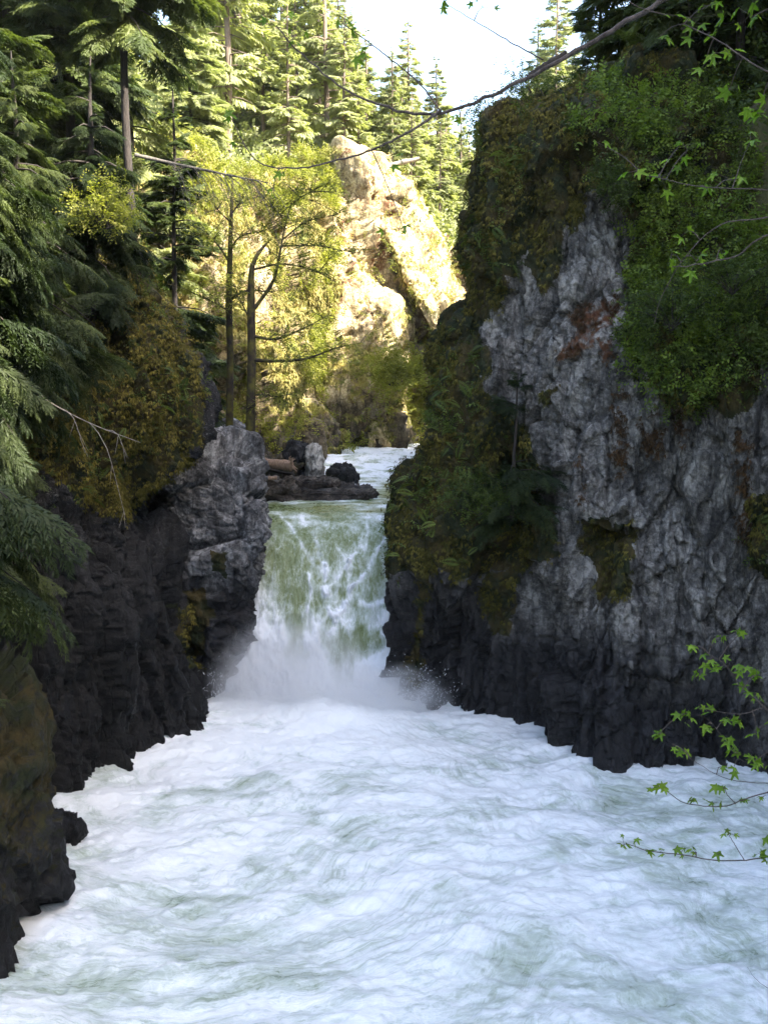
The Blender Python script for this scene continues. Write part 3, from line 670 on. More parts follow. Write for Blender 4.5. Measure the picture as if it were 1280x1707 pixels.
for pts, w_, v in [([(470, 862), (500, 905), (530, 940)], 3, .6), ([(505, 860), (530, 905), (545, 960), (548, 990)], 4, .6), ([(530, 865), (570, 920), (590, 960)], 3, .35),
                   ([(655, 880), (625, 925), (590, 975), (562, 1020), (550, 1060)], 5, .9), ([(600, 905), (570, 950), (548, 985), (545, 1010), (556, 1040)], 4, .8),
                   ([(515, 955), (522, 985), (515, 1015)], 3, .6), ([(640, 1000), (615, 1005), (600, 1000)], 6, .6), ([(540, 930), (545, 985), (560, 1010)], 3, .6), ([(612, 880), (598, 935), (560, 990)], 3, .4)]:
    ff += (streak(jx, jy, pts, w_ * .9, v * .48) + streak(jx, jy, pts, w_ * 3.0, v * .22)) * np.clip(.75 + 1.3 * fbm(P, 2.5, 3, 86), .1, 1.4)
lob = fbm(P * np.array([1, 1, .45]), 1.1, 4, 83)
ff += .9 * sstep(1040, 1150, jy + lob * 60 - (jx - 520) * -.1) * (1 - .9 * np.exp(-((jx - 575) / 28) ** 2) * sstep(1190, 1120, jy))
ff += .55 * sstep(950, 1100, jy) * sstep(500, 430, jx) + .5 * sstep(985, 1060, jy) * np.clip(.5 + lob * 2.4, 0, 1)
ff += .35 * sstep(470, 430, jx) * sstep(930, 990, jy) + .5 * sstep(632, 652, jx) * sstep(900, 960, jy)

steep = sstep(45.5, 43.5, P[:, 1])
amp = .10 * (1 - steep) + .05 * steep + .16 * sstep(56, 64, P[:, 1])
lum = fbm(P * np.array([1, 1, .5]), 2.2, 4, 84) * .30 * np.clip(ff, 0, 1) * steep
d = wave(P) * amp * 4 + lum
d += steep * .30 * sstep(.7, 1.3, ff) * (.6 + fbm(P * np.array([1, 1, .6]), 1.5, 4, 85))
# converging hollow of the tongue
P2 = P + N * d[:, None]
Fq = gfaces(nr, nc)
split = int(np.argmin(np.abs(G[:, nc // 2, 1] - 46.0)))
for nm, a, b, m_ in (('river', 0, split, M_fall), ('waterfall', split, nr - 1, M_fall)):
    sel = slice(a * nc, (b + 1) * nc)
    o = mesh_np(nm, P2[sel], gfaces(b - a + 1, nc), m_, smooth=True, attrs={'foam': ff[sel] + .05}); tag(o, kind='structure')
print('water ok')

# ------------------------------------------------------------------ mist and spray
def mist():
    m = bpy.data.materials.new('mist'); m.use_nodes = True; t = m.node_tree; t.nodes.remove(t.nodes['Principled BSDF']); o = t.nodes['Material Output']
    v = t.nodes.new('ShaderNodeVolumePrincipled'); v.inputs['Color'].default_value = (.995, .995, 1, 1); v.inputs['Anisotropy'].default_value = 0
    co = t.nodes.new('ShaderNodeTexCoord').outputs['Object']
    g = t.nodes.new('ShaderNodeTexGradient'); g.gradient_type = 'SPHERICAL'; ln(t, co, g.inputs[0])
    n = noise_n(t, co, 3.0, 4, .6, .6)
    f = mth(t, 'MULTIPLY', g.outputs['Fac'], ramp_n(t, n, [(.36, gray(0.05)), (.66, gray(1))]))
    ln(t, mth(t, 'MULTIPLY', f, 2.3), v.inputs['Density']); ln(t, v.outputs[0], o.inputs['Volume']); return m
MM = mist()
def outward(o):
    b = bmesh.new(); b.from_mesh(o.data); bmesh.ops.remove_doubles(b, verts=b.verts, dist=1e-5); bmesh.ops.recalc_face_normals(b, faces=b.faces); b.to_mesh(o.data); b.free(); return o
def blob(name, c, r, seg=24):
    a = np.linspace(0, math.pi, seg // 2 + 1); b = np.linspace(0, 2 * math.pi, seg + 1)
    V = np.array([[math.sin(i) * math.cos(j), math.sin(i) * math.sin(j), math.cos(i)] for i in a for j in b])
    o = outward(mesh_np(name, V, gfaces(len(a), len(b)), MM, smooth=True)); o.location = c; o.scale = r; return o
tag(blob('mist', XZ(490, 39.9, .8), (3.5, 2.1, 3.0)), kind='stuff')
tag(blob('mist', XZ(640, 39.7, .3), (2.8, 1.7, 1.6)), kind='stuff')
def spray_drops():
    n = 5200; cx = RNG.choice([400, 640, 700, 560, 460, 330], n, p=[.2, .22, .22, .16, .1, .1])
    px_ = cx + RNG.normal(size=n) * 30; Yd = 39.3 + RNG.random(n) * 2.2; z_ = .1 + np.abs(RNG.normal(size=n)) * .65
    c = np.array([XZ(a, b, e) for a, b, e in zip(px_, Yd, z_)])
    dr = rvec(n); dr[:, 2] = np.abs(dr[:, 2]) + .3; dr /= np.linalg.norm(dr, axis=1, keepdims=True)
    return leafquads(c, dr, rvec(n), .05 + .12 * RNG.random(n) ** 2, .02)
m_, t_, b_, o_ = mat('spray_drop'); b_.inputs['Base Color'].default_value = (.85, .88, .92, 1); b_.inputs['Roughness'].default_value = .4
V, F, T = spray_drops(); tag(mesh_np('spray', V, F, m_, attrs={'tint': T}), kind='stuff')

# ------------------------------------------------------------------ boulders and logs
def boulder(name, c, r, material, seed, label, moss=0., wet=.5, step=46, rot=0, lich=.5, squash=1.0, power=.8, amp=1.0):
    a = np.linspace(0, math.pi, step); b = np.linspace(0, 2 * math.pi, step * 2)
    A, B = np.meshgrid(a, b, indexing='ij'); sg = lambda v: np.sign(v) * np.abs(v) ** power
    D = np.stack([sg(np.sin(A) * np.cos(B)), sg(np.sin(A) * np.sin(B)), sg(np.cos(A))], 2).reshape(-1, 3)
    V = D * np.array(r); cr, sr = math.cos(rot), math.sin(rot)
    V = V @ np.array([[cr, sr, 0], [-sr, cr, 0], [0, 0, 1]])
    W = V + np.array(c) + seed * 3.3; s = min(r)
    Wp = W + np.stack([fbm(W, 1.1 / s, 2, 11), fbm(W, 1.1 / s, 2, 12), fbm(W, 1.1 / s, 2, 13)], 1) * .3 * s
    f1, _ = facets(Wp, 1.1 / s, seed); f2, _ = facets(Wp, 2.6 / s, seed + 1); f3, _ = facets(Wp, 6 / s, seed + 2)
    d = amp * s * (f1 * .5 + f2 * .24 + f3 * .09 + facets(Wp, 13 / s, seed + 4)[0] * .045 + fbm(W, 3 / s, 4, 5) * .09)
    V = V + D / (np.linalg.norm(D, axis=1, keepdims=True) + 1e-9) * d[:, None]
    j = np.arange(step)[:, None] * step * 2; V = V.reshape(step, -1, 3); V[:, -1] = V[:, 0]; V[0] = V[0].mean(0); V[-1] = V[-1].mean(0); V = V.reshape(-1, 3)
    z = V[:, 2] / r[2]
    n = len(V); o = mesh_np(name, V, gfaces(step, step * 2)[:, ::-1], material, attrs=dict(moss=moss * np.clip(.5 + z, 0, 1) + 0 * z, wet=np.full(n, wet), lichen=np.full(n, lich), rust=np.zeros(n)))
    o.location = c; tag(o, label, 'rock'); return o
boulder('boulder', (-10.3, 23.6, .9), (2.3, 3.0, 5.2), M_rockL, 21, 'big dark mossy rock at the left edge of the pool, nearest the camera', .62, .6, 120, .1, .4, amp=.8, power=.9)
boulder('boulder', XZ(104, 28.2, .1), (.55, .6, .62), M_rockL, 23, 'small black wet rock in the foam beside the big mossy left rock', 0, .9, 30, .4, .2)
boulder('boulder', XZ(326, 39.4, .2), (.35, .5, .5), M_rockL, 29, 'small black wet knob at the foot of the left cliff by the falls mist', 0, .9, 24, .9, .2)
boulder('boulder', XZ(524, 52.6, 8.2), (.42, .5, 1.05), M_pale, 31, 'upright rock, painted pale as if sunlit, standing on the ledges above the falls', 0, 0, 34, .2, 1)
boulder('boulder', XZ(497, 53.4, 8.0), (.75, .8, 1.35), M_rockL, 33, 'grey rock leaning behind the pale upright one above the falls', .1, .1, 34, .5, .6)
boulder('boulder', XZ(570, 56.5, 7.3), (.75, .8, .6), M_rockL, 35, 'rounded black rock with foam around it behind the flat ledges', .1, .7, 34, 1.1, .3)
M_brown = rock_mat('brown_ledge_rock', (.016, .012, .009), (.075, .058, .044), (.22, .18, .14))
def slab(c, r, seed, label, rot=0, moss=.15): return boulder('flat_rock', c, r, M_brown, seed, label, moss, .35, 40, rot, .6, 1, .45, 1.7)
slab(XZ(545, 50.3, 7.05), (2.3, 1.5, .24), 41, 'long flat dark ledge slab reaching right into the river above the falls', -.05)
slab(XZ(520, 51.2, 7.5), (1.3, 1.1, .20), 43, 'shorter slab lying on top of the long flat ledge', .1)
slab(XZ(452, 49.5, 7.05), (1.0, 1.2, .62), 45, 'blocky dark rock at the left end of the ledges beside the trunk', .3, .25)
slab(XZ(478, 49.6, 7.0), (.5, .6, .42), 47, 'small grey block between the left block and the long slab', .8)
slab(XZ(585, 52.0, 6.95), (1.0, .8, .3), 49, 'thin low slab behind the tip of the long ledge', .2, 0)
slab(XZ(410, 53.5, 7.4), (2.6, 2.2, 1.1), 51, 'broad mossy rock bench under the fallen log', .2, .5)

def log(name, pts, rad, material, label, roots=0, twigs=0, cat='log', bend=0.0):
    t = empty(name, pts[0]); tag(t, label, cat); o0 = np.array(pts[0])
    a = Acc(); pts = np.array(pts) - o0; q = catmull(pts, 26); q += np.stack([fbm(q + 5, .6, 2, 3), fbm(q + 9, .6, 2, 4), fbm(q, .6, 2, 5)], 1) * .12 * (rad[0] * 4)
    rr = np.interp(np.linspace(0, 1, 26), np.linspace(0, 1, len(rad)), rad) * (1 + .12 * RNG.normal(size=26))
    a.tube(q, rr, 10); V, F, cap = tube(q, rr, 10); a.add(V, cap); a.build('trunk', material, t)
    if roots:
        b = Acc(); e = q[-1]
        for k in range(roots):
            v = rvec(1)[0] * np.array([.6, 1, 1]); L = rad[-1] * (1.2 + 1.6 * random.random())
            b.tube([e - v * .05, e + v * L * .6 + (0, 0, .03), e + v * L + (.12, 0, -.05)], [rad[-1] * .35, rad[-1] * .2, .015], 5, 6)
        b.build('roots', material, t)
    if twigs:
        b = Acc()
        for k in range(twigs):
            i = random.randint(6, 25); p = q[i]; L = .5 + 1.3 * random.random(); s = random.choice((-1, 1))
            v = np.array([.45 + .3 * random.random(), s * .5, -.6 - .6 * random.random()])
            m1 = p + v * L * .4 + (0.12, 0, .12); m2 = p + v * L + np.array([.1, 0, -.25 * L])
            b.tube([p, m1, m2], [.014, .009, .004], 4, 7)
            for _ in range(3):
                u = random.random(); r0 = m1 * (1 - u) + m2 * u; b.tube([r0, r0 + np.array([random.uniform(-.1, .3), random.uniform(-.3, .3), -.25 - .3 * random.random()])], [.008, .003], 3)
        b.build('branch', material, t)
    return t
log('fallen_log', [K(335, 748, 50.5), K(400, 764, 49.8), K(450, 772, 49.3), K(486, 776, 49)], [.13, .17, .20, .26], M_log, 'bare brown fallen log with a splintered root end on the ledges', 9)
log('fallen_log', [K(395, 789, 48.4), K(440, 796, 48.2), K(462, 797, 48.2)], [.10, .09, .07], M_log, 'short thin brown log lying below the big root-ended log')
log('fallen_log', [K(405, 774, 50.5), K(460, 786, 49.6), K(490, 792, 49.3)], [.07, .08, .07], M_bark, 'thin dark log wedged under the root-ended log')
log('dead_tree', [K(225, 258, 38), K(300, 275, 38.5), K(380, 292, 39), K(450, 305, 39.4)], [.065, .05, .035, .012], M_bark2, 'leaning bare dead conifer lying across between the left trees, twigs hanging', 0, 34, 'dead tree')
log('dead_tree', [K(600, 292, 84), K(650, 276, 84), K(700, 262, 84)], [.28, .22, .12], M_dead, 'pale dead trunk lying in the sun on top of the canyon wall', 0, 0, 'dead tree')
log('bare_branch', [K(20, 600, 27), K(70, 660, 27), K(150, 705, 27.4), K(235, 738, 28)], [.02, .016, .012, .006], M_dead, 'pale bare branch curving down in front of the dark left overhang', 0, 3, 'branch')
print('rocks ok')

# ------------------------------------------------------------------ trees
def conifer_mesh(h, r, nb, tmpl, base=.25, droop=.3, sz=1.0, bendy=.1, lean=0, sparse=0.0, trunk_r=None, seed=0, top=.02, leafm=M_con, barkm=M_bark, up=.25, side=None):
    """returns (trunk object, crown object) with the foot at the origin; unlinked parents set later"""
    rg = np.random.default_rng(seed); tr = trunk_r or h * .011
    zz = np.linspace(0, h, 12); off = np.stack([np.cumsum(rg.normal(size=12)) * bendy * .12 + lean * zz, np.cumsum(rg.normal(size=12)) * bendy * .12, zz], 1); off[0] = 0
    a = Acc(); a.tube(off, tr * (1 - zz / h) ** .8 + .02, 9, 24)
    u = np.sort(rg.random(nb)); u = base + (1 - base) * u ** .9; zc = u * h
    cen = np.stack([np.interp(zc, zz, off[:, 0]), np.interp(zc, zz, off[:, 1]), zc], 1)
    az = rg.random(nb) * 2 * math.pi if side is None else side + rg.normal(size=nb) * .9
    rel = (1 - u) / (1 - base)
    L = r * np.clip(rel ** .75 * (.55 + .6 * rg.random(nb)) * (.6 + .4 * np.minimum(1, (1 - rel) * 5)) + top, .03, 2)
    d = np.stack([np.cos(az), np.sin(az), up * (1 - rel) - droop * rel * (.4 + .9 * rg.random(nb))], 1)
    d /= np.linalg.norm(d, axis=1, keepdims=True)
    for i in range(nb):
        if L[i] > .25 * r: a.tube([cen[i], cen[i] + d[i] * L[i] * .5 + (0, 0, .04 * L[i]), cen[i] + d[i] * L[i] * .92 - (0, 0, .12 * L[i])], [tr * .18 + .012, tr * .09 + .008, .006], 4, 5)
    # each limb carries several overlapping sprays
    B = []; D = []; Sz = []
    for k, (t0, ss) in enumerate(((.05, .8), (.25, .75), (.45, .7), (.62, .55), (.3, .6), (.5, .55), (.75, .4))):
        keep = rg.random(nb) > sparse
        dd = d[keep] + rg.normal(size=(keep.sum(), 3)) * (.12 if k < 4 else .38); dd /= np.linalg.norm(dd, axis=1, keepdims=True)
        B.append(cen[keep] + d[keep] * (L[keep] * t0)[:, None] - np.array([0, 0, .12]) * (L[keep] * t0 * t0)[:, None]); D.append(dd); Sz.append(L[keep] * ss)
    B = np.vstack(B); D = np.vstack(D); Sz = np.concatenate(Sz) * sz
    ups = np.tile([0, 0, 1.], (len(B), 1)) + rg.normal(size=B.shape) * .25
    tm = tmpl if isinstance(tmpl, list) else [tmpl]; c = Acc(); pick = rg.integers(0, len(tm), len(B))
    for i, (tV, tF) in enumerate(tm):
        s = pick == i
        if s.sum(): c.add(*scatter(tV, tF, rot_from(D[s], ups[s]), B[s], np.maximum(Sz[s], .15)))
    return a, c
def tree_thing(name, loc, a, c, label, cat, group=None, leafm=M_con, barkm=M_bark, rz=0):
    t = empty(name, loc); t.rotation_euler[2] = rz; tag(t, label, cat, group)
    a.build('trunk', barkm, t); c.build('crown', leafm, t, False); return t
def copy_tree(src, loc, rz, sc, label, group=None):
    c = src.copy(); COL.objects.link(c); c.location = loc; c.rotation_euler = (0, 0, rz); c.scale = sc
    if label: c['label'] = label
    if group: c['group'] = group
    for ch in src.children:
        q = ch.copy(); COL.objects.link(q); q.parent = c
    return c
def foot(px, Y, sink=.5):
    """place on the ground below photo column px"""
    z = 15.
    for _ in range(6):
        x = XZ(px, Y, z)[0]; z = float(H(np.array([x]), np.array([Y]))[0])
    return (x, Y, z - sink)

# far forest, six makes copied over the slope
farm = []
for k, (h, r, nb) in enumerate([(22, 3.3, 110), (26, 3.6, 130), (18, 2.8, 90), (24, 2.6, 100), (15, 3.2, 90), (28, 3.4, 120)]):
    a, c = conifer_mesh(h, r, nb, SPF, .22 if k != 3 else .4, .3, 1, .3, 0, (.2, .4, .3, .5, .3, .45)[k], h * .010, 100 + k, top=.05)
    farm.append((h, a, c))
SKX = [300, 540, 575, 600, 640, 665, 700, 715, 745, 790, 850, 900, 960]; SKY = [-900, -300, 0, 40, 75, 95, 130, 150, 165, 195, 150, 60, -900]
srcs = []
placed = []
far_spots = [(682, 100, 12, 3), (655, 96, 70, 1), (728, 108, 88, 0), (612, 104, 45, 2), (500, 92, -60, 5), (590, 110, 10, 1), (545, 100, -60, 3), (440, 98, -80, 0), (768, 118, 165, 2)]
far_names = ['tall thin sparse fir standing highest against the white sky', 'broad fir left of the tall thin one on the skyline', 'pointed fir standing alone right of the tall thin one',
             'fir on the skyline above the pale fallen trunk', 'straight tall sunlit conifer over the canyon wall', 'tall conifer just left of the sky gap', 'thin-crowned conifer between the sky gap and the straight tall one',
             'wide sunlit conifer above the two dark trunks', 'low fir at the right end of the far skyline beside the right cliff']
def add_far(px_, Y, k, s, label, grp):
    loc = foot(px_, Y, .6); rz = random.random() * 6.28; sc = (s * random.uniform(.85, 1.15), s * random.uniform(.85, 1.15), s)
    if k in dict(srcs): return copy_tree(dict(srcs)[k], loc, rz, sc, label, grp)
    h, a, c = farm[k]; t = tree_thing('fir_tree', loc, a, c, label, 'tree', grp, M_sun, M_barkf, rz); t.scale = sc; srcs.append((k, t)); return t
for (px_, Y, ty, k), lab in zip(far_spots, far_names):
    loc = foot(px_, Y); top = K(px_, ty, Y)[2]; s = (top - loc[2]) / farm[k][0]
    add_far(px_, Y, k, max(s, .3), lab, 'conifers on the far slope'); placed.append((loc[0], Y))
cnt = 0; tries = 0
while cnt < 120 and tries < 4000:
    tries += 1
    px_ = random.uniform(300, 960); Y = 84 + 80 * random.random() ** 1.3
    if px_ > 800 and Y < 100: continue
    loc = foot(px_, Y)
    if loc[2] < 16 or any(abs(loc[0] - a) + abs(Y - b) < 2.6 for a, b in placed): continue
    k = random.randrange(6); s = random.uniform(.6, 1.15); top = loc[2] + farm[k][0] * s
    qx, qy = proj(np.array([[loc[0], Y, top]])); lim = np.interp(qx[0], SKX, SKY)
    if qy[0] < lim - 5:
        need = K(qx[0], lim + random.uniform(0, 60), Y)[2]; s = (need - loc[2]) / farm[k][0]
        if s < .25: continue
    band = ('left of the sky gap' if qx[0] < 560 else 'under the sky gap' if qx[0] < 800 else 'behind the right cliff') 
    add_far(px_, Y, k, s, f'sunlit conifer in the dense far stand {band}', 'conifers on the far slope'); placed.append((loc[0], Y)); cnt += 1
print('far trees', cnt, tries)

# dark conifers on the left bank (px column, Y, height, radius, branches, seed)
hem = [
 (226, 38.6, 24, 3.3, 90, 'dark straight hemlock with a bare lower trunk right of the left tree mass', .40, 14),
 (30, 41, 24, 4.2, 150, 'dark hemlock second from the left edge with drooping boughs', .05, 15),
 (125, 46, 26, 4.0, 150, 'hemlock standing behind between the two dark left trunks', .05, 16),
 (-60, 33, 24, 4.2, 150, 'drooping hemlock cut by the left edge of the view', .02, 17),
 (300, 50, 22, 3.6, 110, 'lighter hemlock behind the straight bare-trunked one', .1, 18),
 (20, 46, 28, 4.6, 150, 'tall hemlock at the back of the left tree mass', .02, 19),
 (322, 66, 16, 3.2, 90, 'sunlit hemlock above the left end of the canyon wall', .3, 20),
 (225, 56, 25, 4.2, 120, 'sunlit hemlock seen through the boughs behind the bare trunk', .05, 21)]
for px_, Y, h, r, nb, lab, base, sd_ in hem:
    a, c = conifer_mesh(h, r, nb, SPM, base, .55, 1, .25, 0, .12, .16 + .01 * (h - 20) if sd_ != 14 else .155, sd_, top=.04)
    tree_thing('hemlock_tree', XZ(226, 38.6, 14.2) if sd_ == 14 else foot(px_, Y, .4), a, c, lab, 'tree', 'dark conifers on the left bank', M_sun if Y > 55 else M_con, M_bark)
# cedars with long hanging sprays nearer on the left
ced = [(-150, 24, 14, 4.0, 110, 'near cedar whose hanging sprays fill the left edge above the dark rock', 30, 7.6),
       (-60, 29, 13, 3.6, 90, 'lower cedar with feathery sprays over the mossy left overhang', 31, 4),
       (30, 31.5, 10, 3.3, 80, 'dark cedar whose boughs droop over the mossy left overhang', 33, 8.5),
       (150, 35.5, 8, 2.8, 70, 'small dark cedar leaning out above the mossy overhang, below the bare trunk', 34, 11.5),
       (-230, 21, 20, 4.6, 90, 'cedar outside the left edge with only spray tips in view', 32, 2)]
for px_, Y, h, r, nb, lab, sd_, z0 in ced:
    a, c = conifer_mesh(h, r, nb, SPN, .05, .75, 1, .3, .02, .1, .17, sd_, top=.05, up=.1)
    p = XZ(px_, Y, z0 + 4); tree_thing('cedar_tree', (p[0], Y, z0 + 3), a, c, lab, 'tree', 'cedars hanging over the left rocks', M_ced, M_bark)

# dark conifers on the right bank
rt = [(985, 50, 16, 3.8, 'dark fir behind the crest of the right cliff'), (1100, 47, 20, 4.2, 'dark fir above the mossy right cliff'), (1230, 42, 20, 4.4, 'dark hemlock in the top right corner'),
      (1350, 44, 24, 4.5, 'hemlock just outside the top right corner'), (1200, 52, 17, 4.0, 'tall dark fir at the back of the right bank'), (1500, 40, 24, 4.5, 'big fir on the right bank outside the view'),
      (1700, 34, 24, 4.5, 'second big fir on the right bank outside the view'), (915, 47, 17, 3.4, 'lacy thin fir on the crest at the right edge of the sky gap'), (858, 56, 13, 2.6, 'short spindly fir on the crest inside the sky gap'), (930, 62, 9, 2.4, 'fir showing through the gap above the right crest')]
base_r = None
for i, (px_, Y, h, r, lab) in enumerate(rt):
    if i < 3:
        a, c = conifer_mesh(h, r, 130, SPM, .04, .45, 1, .25, 0, .1, .17, 50 + i, top=.04)
        t = tree_thing('fir_tree', foot(px_, Y, .5), a, c, lab, 'tree', 'dark conifers on the right bank', M_con, M_bark)
        base_r = base_r or (t, h)
    else:
        s = h / base_r[1]; copy_tree(base_r[0], foot(px_, Y, .5), i * 1.3, (s * r / 3.8 / s, s * r / 3.8 / s, s), lab, 'dark conifers on the right bank')

# forest of the right bank outside the view
for i in range(56):
    while True:
        x_, y_ = random.uniform(19, 58), random.uniform(-45, 36)
        if x_ / max(y_, 1) > .46 and bank(np.array([x_]), np.array([y_]))[0][0] > 6: break
    if i < 7: x_, y_ = [(22.5, 21), (24, 16), (26, 23), (28, 12), (25, 19), (30, 18), (27, 8)][i]  # firs added unseen in the sun's path to shade the left overhang's moss
    s = random.uniform(.9, 1.25) if x_ > 32 else random.uniform(1.1, 1.5)
    if i < 7: s = 1.5
    copy_tree(base_r[0], (x_, y_, float(H(np.array([x_]), np.array([y_]))[0]) - .5), i * 1.7, (s * 1.2, s * 1.2, s), 'dark fir in the forest outside the right edge of the view', 'firs outside the right edge')

# small firs on the inside of the bend, seen through the gap right of the sky
for i, (x_, y_, top_, lab) in enumerate([(8.2, 61, 27.5, 'small fir on the crest, leftmost of those under the sky gap'), (10.2, 63, 29.5, 'small fir on the crest next to the leftmost one under the sky gap'), (12.6, 62, 31, 'fir half hidden behind the bushy top of the right cliff'),
        (9.4, 66.5, 28, 'narrow fir standing farthest back behind the right crest'), (14.8, 64, 34, 'fir mostly hidden behind the right crest and its dark trees'), (12, 67, 31, 'slim fir between its neighbours behind the right crest'), (7.6, 57, 25.5, 'low fir just behind the mossy left tip of the right cliff')]):
    z_ = float(H(np.array([x_]), np.array([y_]))[0]) - .4; s = (top_ - z_) / base_r[1]; copy_tree(base_r[0], (x_, y_, z_), i * 2.1, (max(s, .45), max(s, .45), s), lab, 'dark conifers on the right bank')  # also put in to shade the canyon wall's foot from the sun

# the air: thin haze, lit where the sun reaches it
def haze():
    V = np.array([[x, y, z] for x in (-410, 410) for y in (-125, 705) for z in (-6, 125)], float)
    F = np.array([[0, 1, 3, 2], [4, 6, 7, 5], [0, 4, 5, 1], [2, 3, 7, 6], [0, 2, 6, 4], [1, 5, 7, 3]])
    m = bpy.data.materials.new('haze'); m.use_nodes = True; t = m.node_tree; t.nodes.remove(t.nodes['Principled BSDF'])
    v = t.nodes.new('ShaderNodeVolumePrincipled'); v.inputs['Color'].default_value = (.95, .97, 1, 1); v.inputs['Density'].default_value = HAZE; v.inputs['Anisotropy'].default_value = .3
    ln(t, v.outputs[0], t.nodes['Material Output'].inputs['Volume']); tag(outward(mesh_np('haze', V, F, m)), kind='stuff')
HAZE = .0001
haze()

# ------------------------------------------------------------------ the two slim trees by the lip
def limb_tree(name, base, trunk_pts, rad, limbs, label, leafm, nleaf, lsize, seed, spread=.9, ups=.2):
    rg = np.random.default_rng(seed); o0 = np.array(base); t = empty(name, base); tag(t, label, 'tree', 'slim trees beside the lip of the falls')
    a = Acc(); tp = np.array(trunk_pts) - o0; a.tube(tp, rad, 9, 30); a.build('trunk', M_barkm, t)
    b = Acc(); C = Acc(); tips = []
    for L, rr in limbs:
        q = catmull(np.array(L) - o0, 14); b.tube(q, np.linspace(rr, .012, 14), 6)
        for k in range(int(len(q) * 1.7)):
            i = rg.integers(3, 14); p = q[i]; ln_ = .5 + 1.1 * rg.random()
            v = rg.normal(size=3) * np.array([1, 1, .45]) + np.array([0, 0, ups]) + (q[i] - q[i - 1]) * 1.2; v /= np.linalg.norm(v)
            e = p + v * ln_; m = (p + e) / 2 + (0, 0, .08); b.tube([p, m, e], [.018, .011, .005], 4, 5)
            for _ in range(nleaf):
                u = rg.random(); s0 = p * (1 - u) + e * u + rg.normal(size=3) * .10; tips.append((s0, v + rg.normal(size=3) * spread))
    b.build('branch', M_barkm, t)
    B = np.array([x[0] for x in tips]); D = np.array([x[1] for x in tips]); D[:, 2] -= .15; D /= np.linalg.norm(D, axis=1, keepdims=True)
    for i in range(3):
        tV, tF = TWIG[i]; s = np.arange(len(B)) % 3 == i
        C.add(*scatter(tV, tF, rot_from(D[s], np.tile([0, 0, 1.], (s.sum(), 1)) + rg.normal(size=(s.sum(), 3)) * .4), B[s], lsize * (.6 + .7 * rg.random(s.sum()))))
    C.build('crown', leafm, t, False); return t
yA, yB = 47.5, 45.5
limb_tree('alder_tree', K(384, 764, yA), [K(384, 770, yA), K(383, 700, yA), K(384, 600, yA), K(382, 500, yA), K(384, 420, yA), K(386, 350, yA), K(388, 300, yA)], [.19, .17, .15, .14, .11, .07, .03],
    [([K(384, 420, yA), K(400, 395, yA - .5), K(440, 385, yA - 1)], .05), ([K(384, 440, yA), K(365, 410, yA), K(345, 390, yA + 1)], .05), ([K(384, 360, yA), K(405, 330, yA), K(420, 300, yA)], .04),
     ([K(384, 500, yA), K(410, 485, yA - .3), K(455, 487, yA - .5)], .07), ([K(384, 370, yA), K(360, 345, yA + .5), K(350, 320, yA + 1)], .04), ([K(384, 520, yA), K(350, 500, yA + .5), K(335, 495, yA + 1)], .04)],
    'slim dark mossy trunk left of its taller pair, rising by the fallen log', M_lime, 8, .32, 61)
limb_tree('alder_tree', K(417, 798, yB), [K(416, 806, yB), K(418, 700, yB), K(420, 600, yB), K(419, 500, yB), K(422, 440, yB), K(445, 405, yB), K(455, 395, yB)], [.23, .20, .18, .16, .10, .05, .03],
    [([K(420, 520, yB), K(455, 470, yB), K(465, 430, yB), K(475, 380, yB + .5), K(490, 320, yB + 1)], .09),
     ([K(420, 600, yB), K(460, 602, yB - .4), K(510, 598, yB - .8), K(560, 580, yB - 1.2), K(600, 572, yB - 1.2)], .085),
     ([K(420, 560, yB), K(460, 565, yB - .3), K(500, 550, yB - .6), K(540, 530, yB - .8)], .075),
     ([K(420, 658, yB), K(455, 660, yB - .3), K(480, 672, yB - .5)], .05),
     ([K(420, 450, yB), K(470, 440, yB), K(520, 450, yB + .5), K(560, 470, yB + 1)], .05),
     ([K(470, 400, yB + .3), K(510, 370, yB + .5), K(550, 360, yB + .6), K(580, 350, yB + .8)], .04),
     ([K(478, 370, yB + .5), K(450, 340, yB + .5), K(430, 320, yB + .5)], .03),
     ([K(470, 410, yB + .3), K(530, 410, yB + 1), K(580, 420, yB + 1.4)], .04),
     ([K(485, 340, yB + 1), K(520, 320, yB + 1), K(560, 320, yB + 1)], .03),
     ([K(420, 540, yB), K(400, 500, yB + .5), K(380, 470, yB + .8)], .04)],
    'taller forked mossy trunk with long right-reaching limbs beside the lip of the falls', M_lime, 8, .34, 62)

# ------------------------------------------------------------------ ground cover on the rocks
def cover(name, P, N, w, n, tmpls, size, material, out=.5, hang=-.6, jit=.5, lift=.05, kind='stuff', facecam=True, sz_var=.6):
    px_, py_ = proj(P); vis = (px_ > -80) & (px_ < 1360) & (py_ > -100) & (py_ < 1800)
    w = np.clip(w, 0, None) * vis
    if w.sum() <= 0: return
    idx = RNG.choice(len(P), n, p=w / w.sum()); B = P[idx] + RNG.normal(size=(n, 3)) * .08 + N[idx] * lift
    D = N[idx] * out + np.array([0, 0, hang]) + RNG.normal(size=(n, 3)) * jit; D /= np.linalg.norm(D, axis=1, keepdims=True)
    U = N[idx] + np.array([0, 0, .8]) + RNG.normal(size=(n, 3)) * .3
    A = Acc(); tm = tmpls if isinstance(tmpls, list) else [tmpls]; pk = np.arange(n) % len(tm); sz = size * (1 - sz_var / 2 + sz_var * RNG.random(n))
    for i, (tV, tF) in enumerate(tm):
        s = pk == i; A.add(*scatter(tV, tF, rot_from(D[s], U[s]), B[s], sz[s]))
    o = A.build(name, material, None, False); tag(o, kind=kind); return o
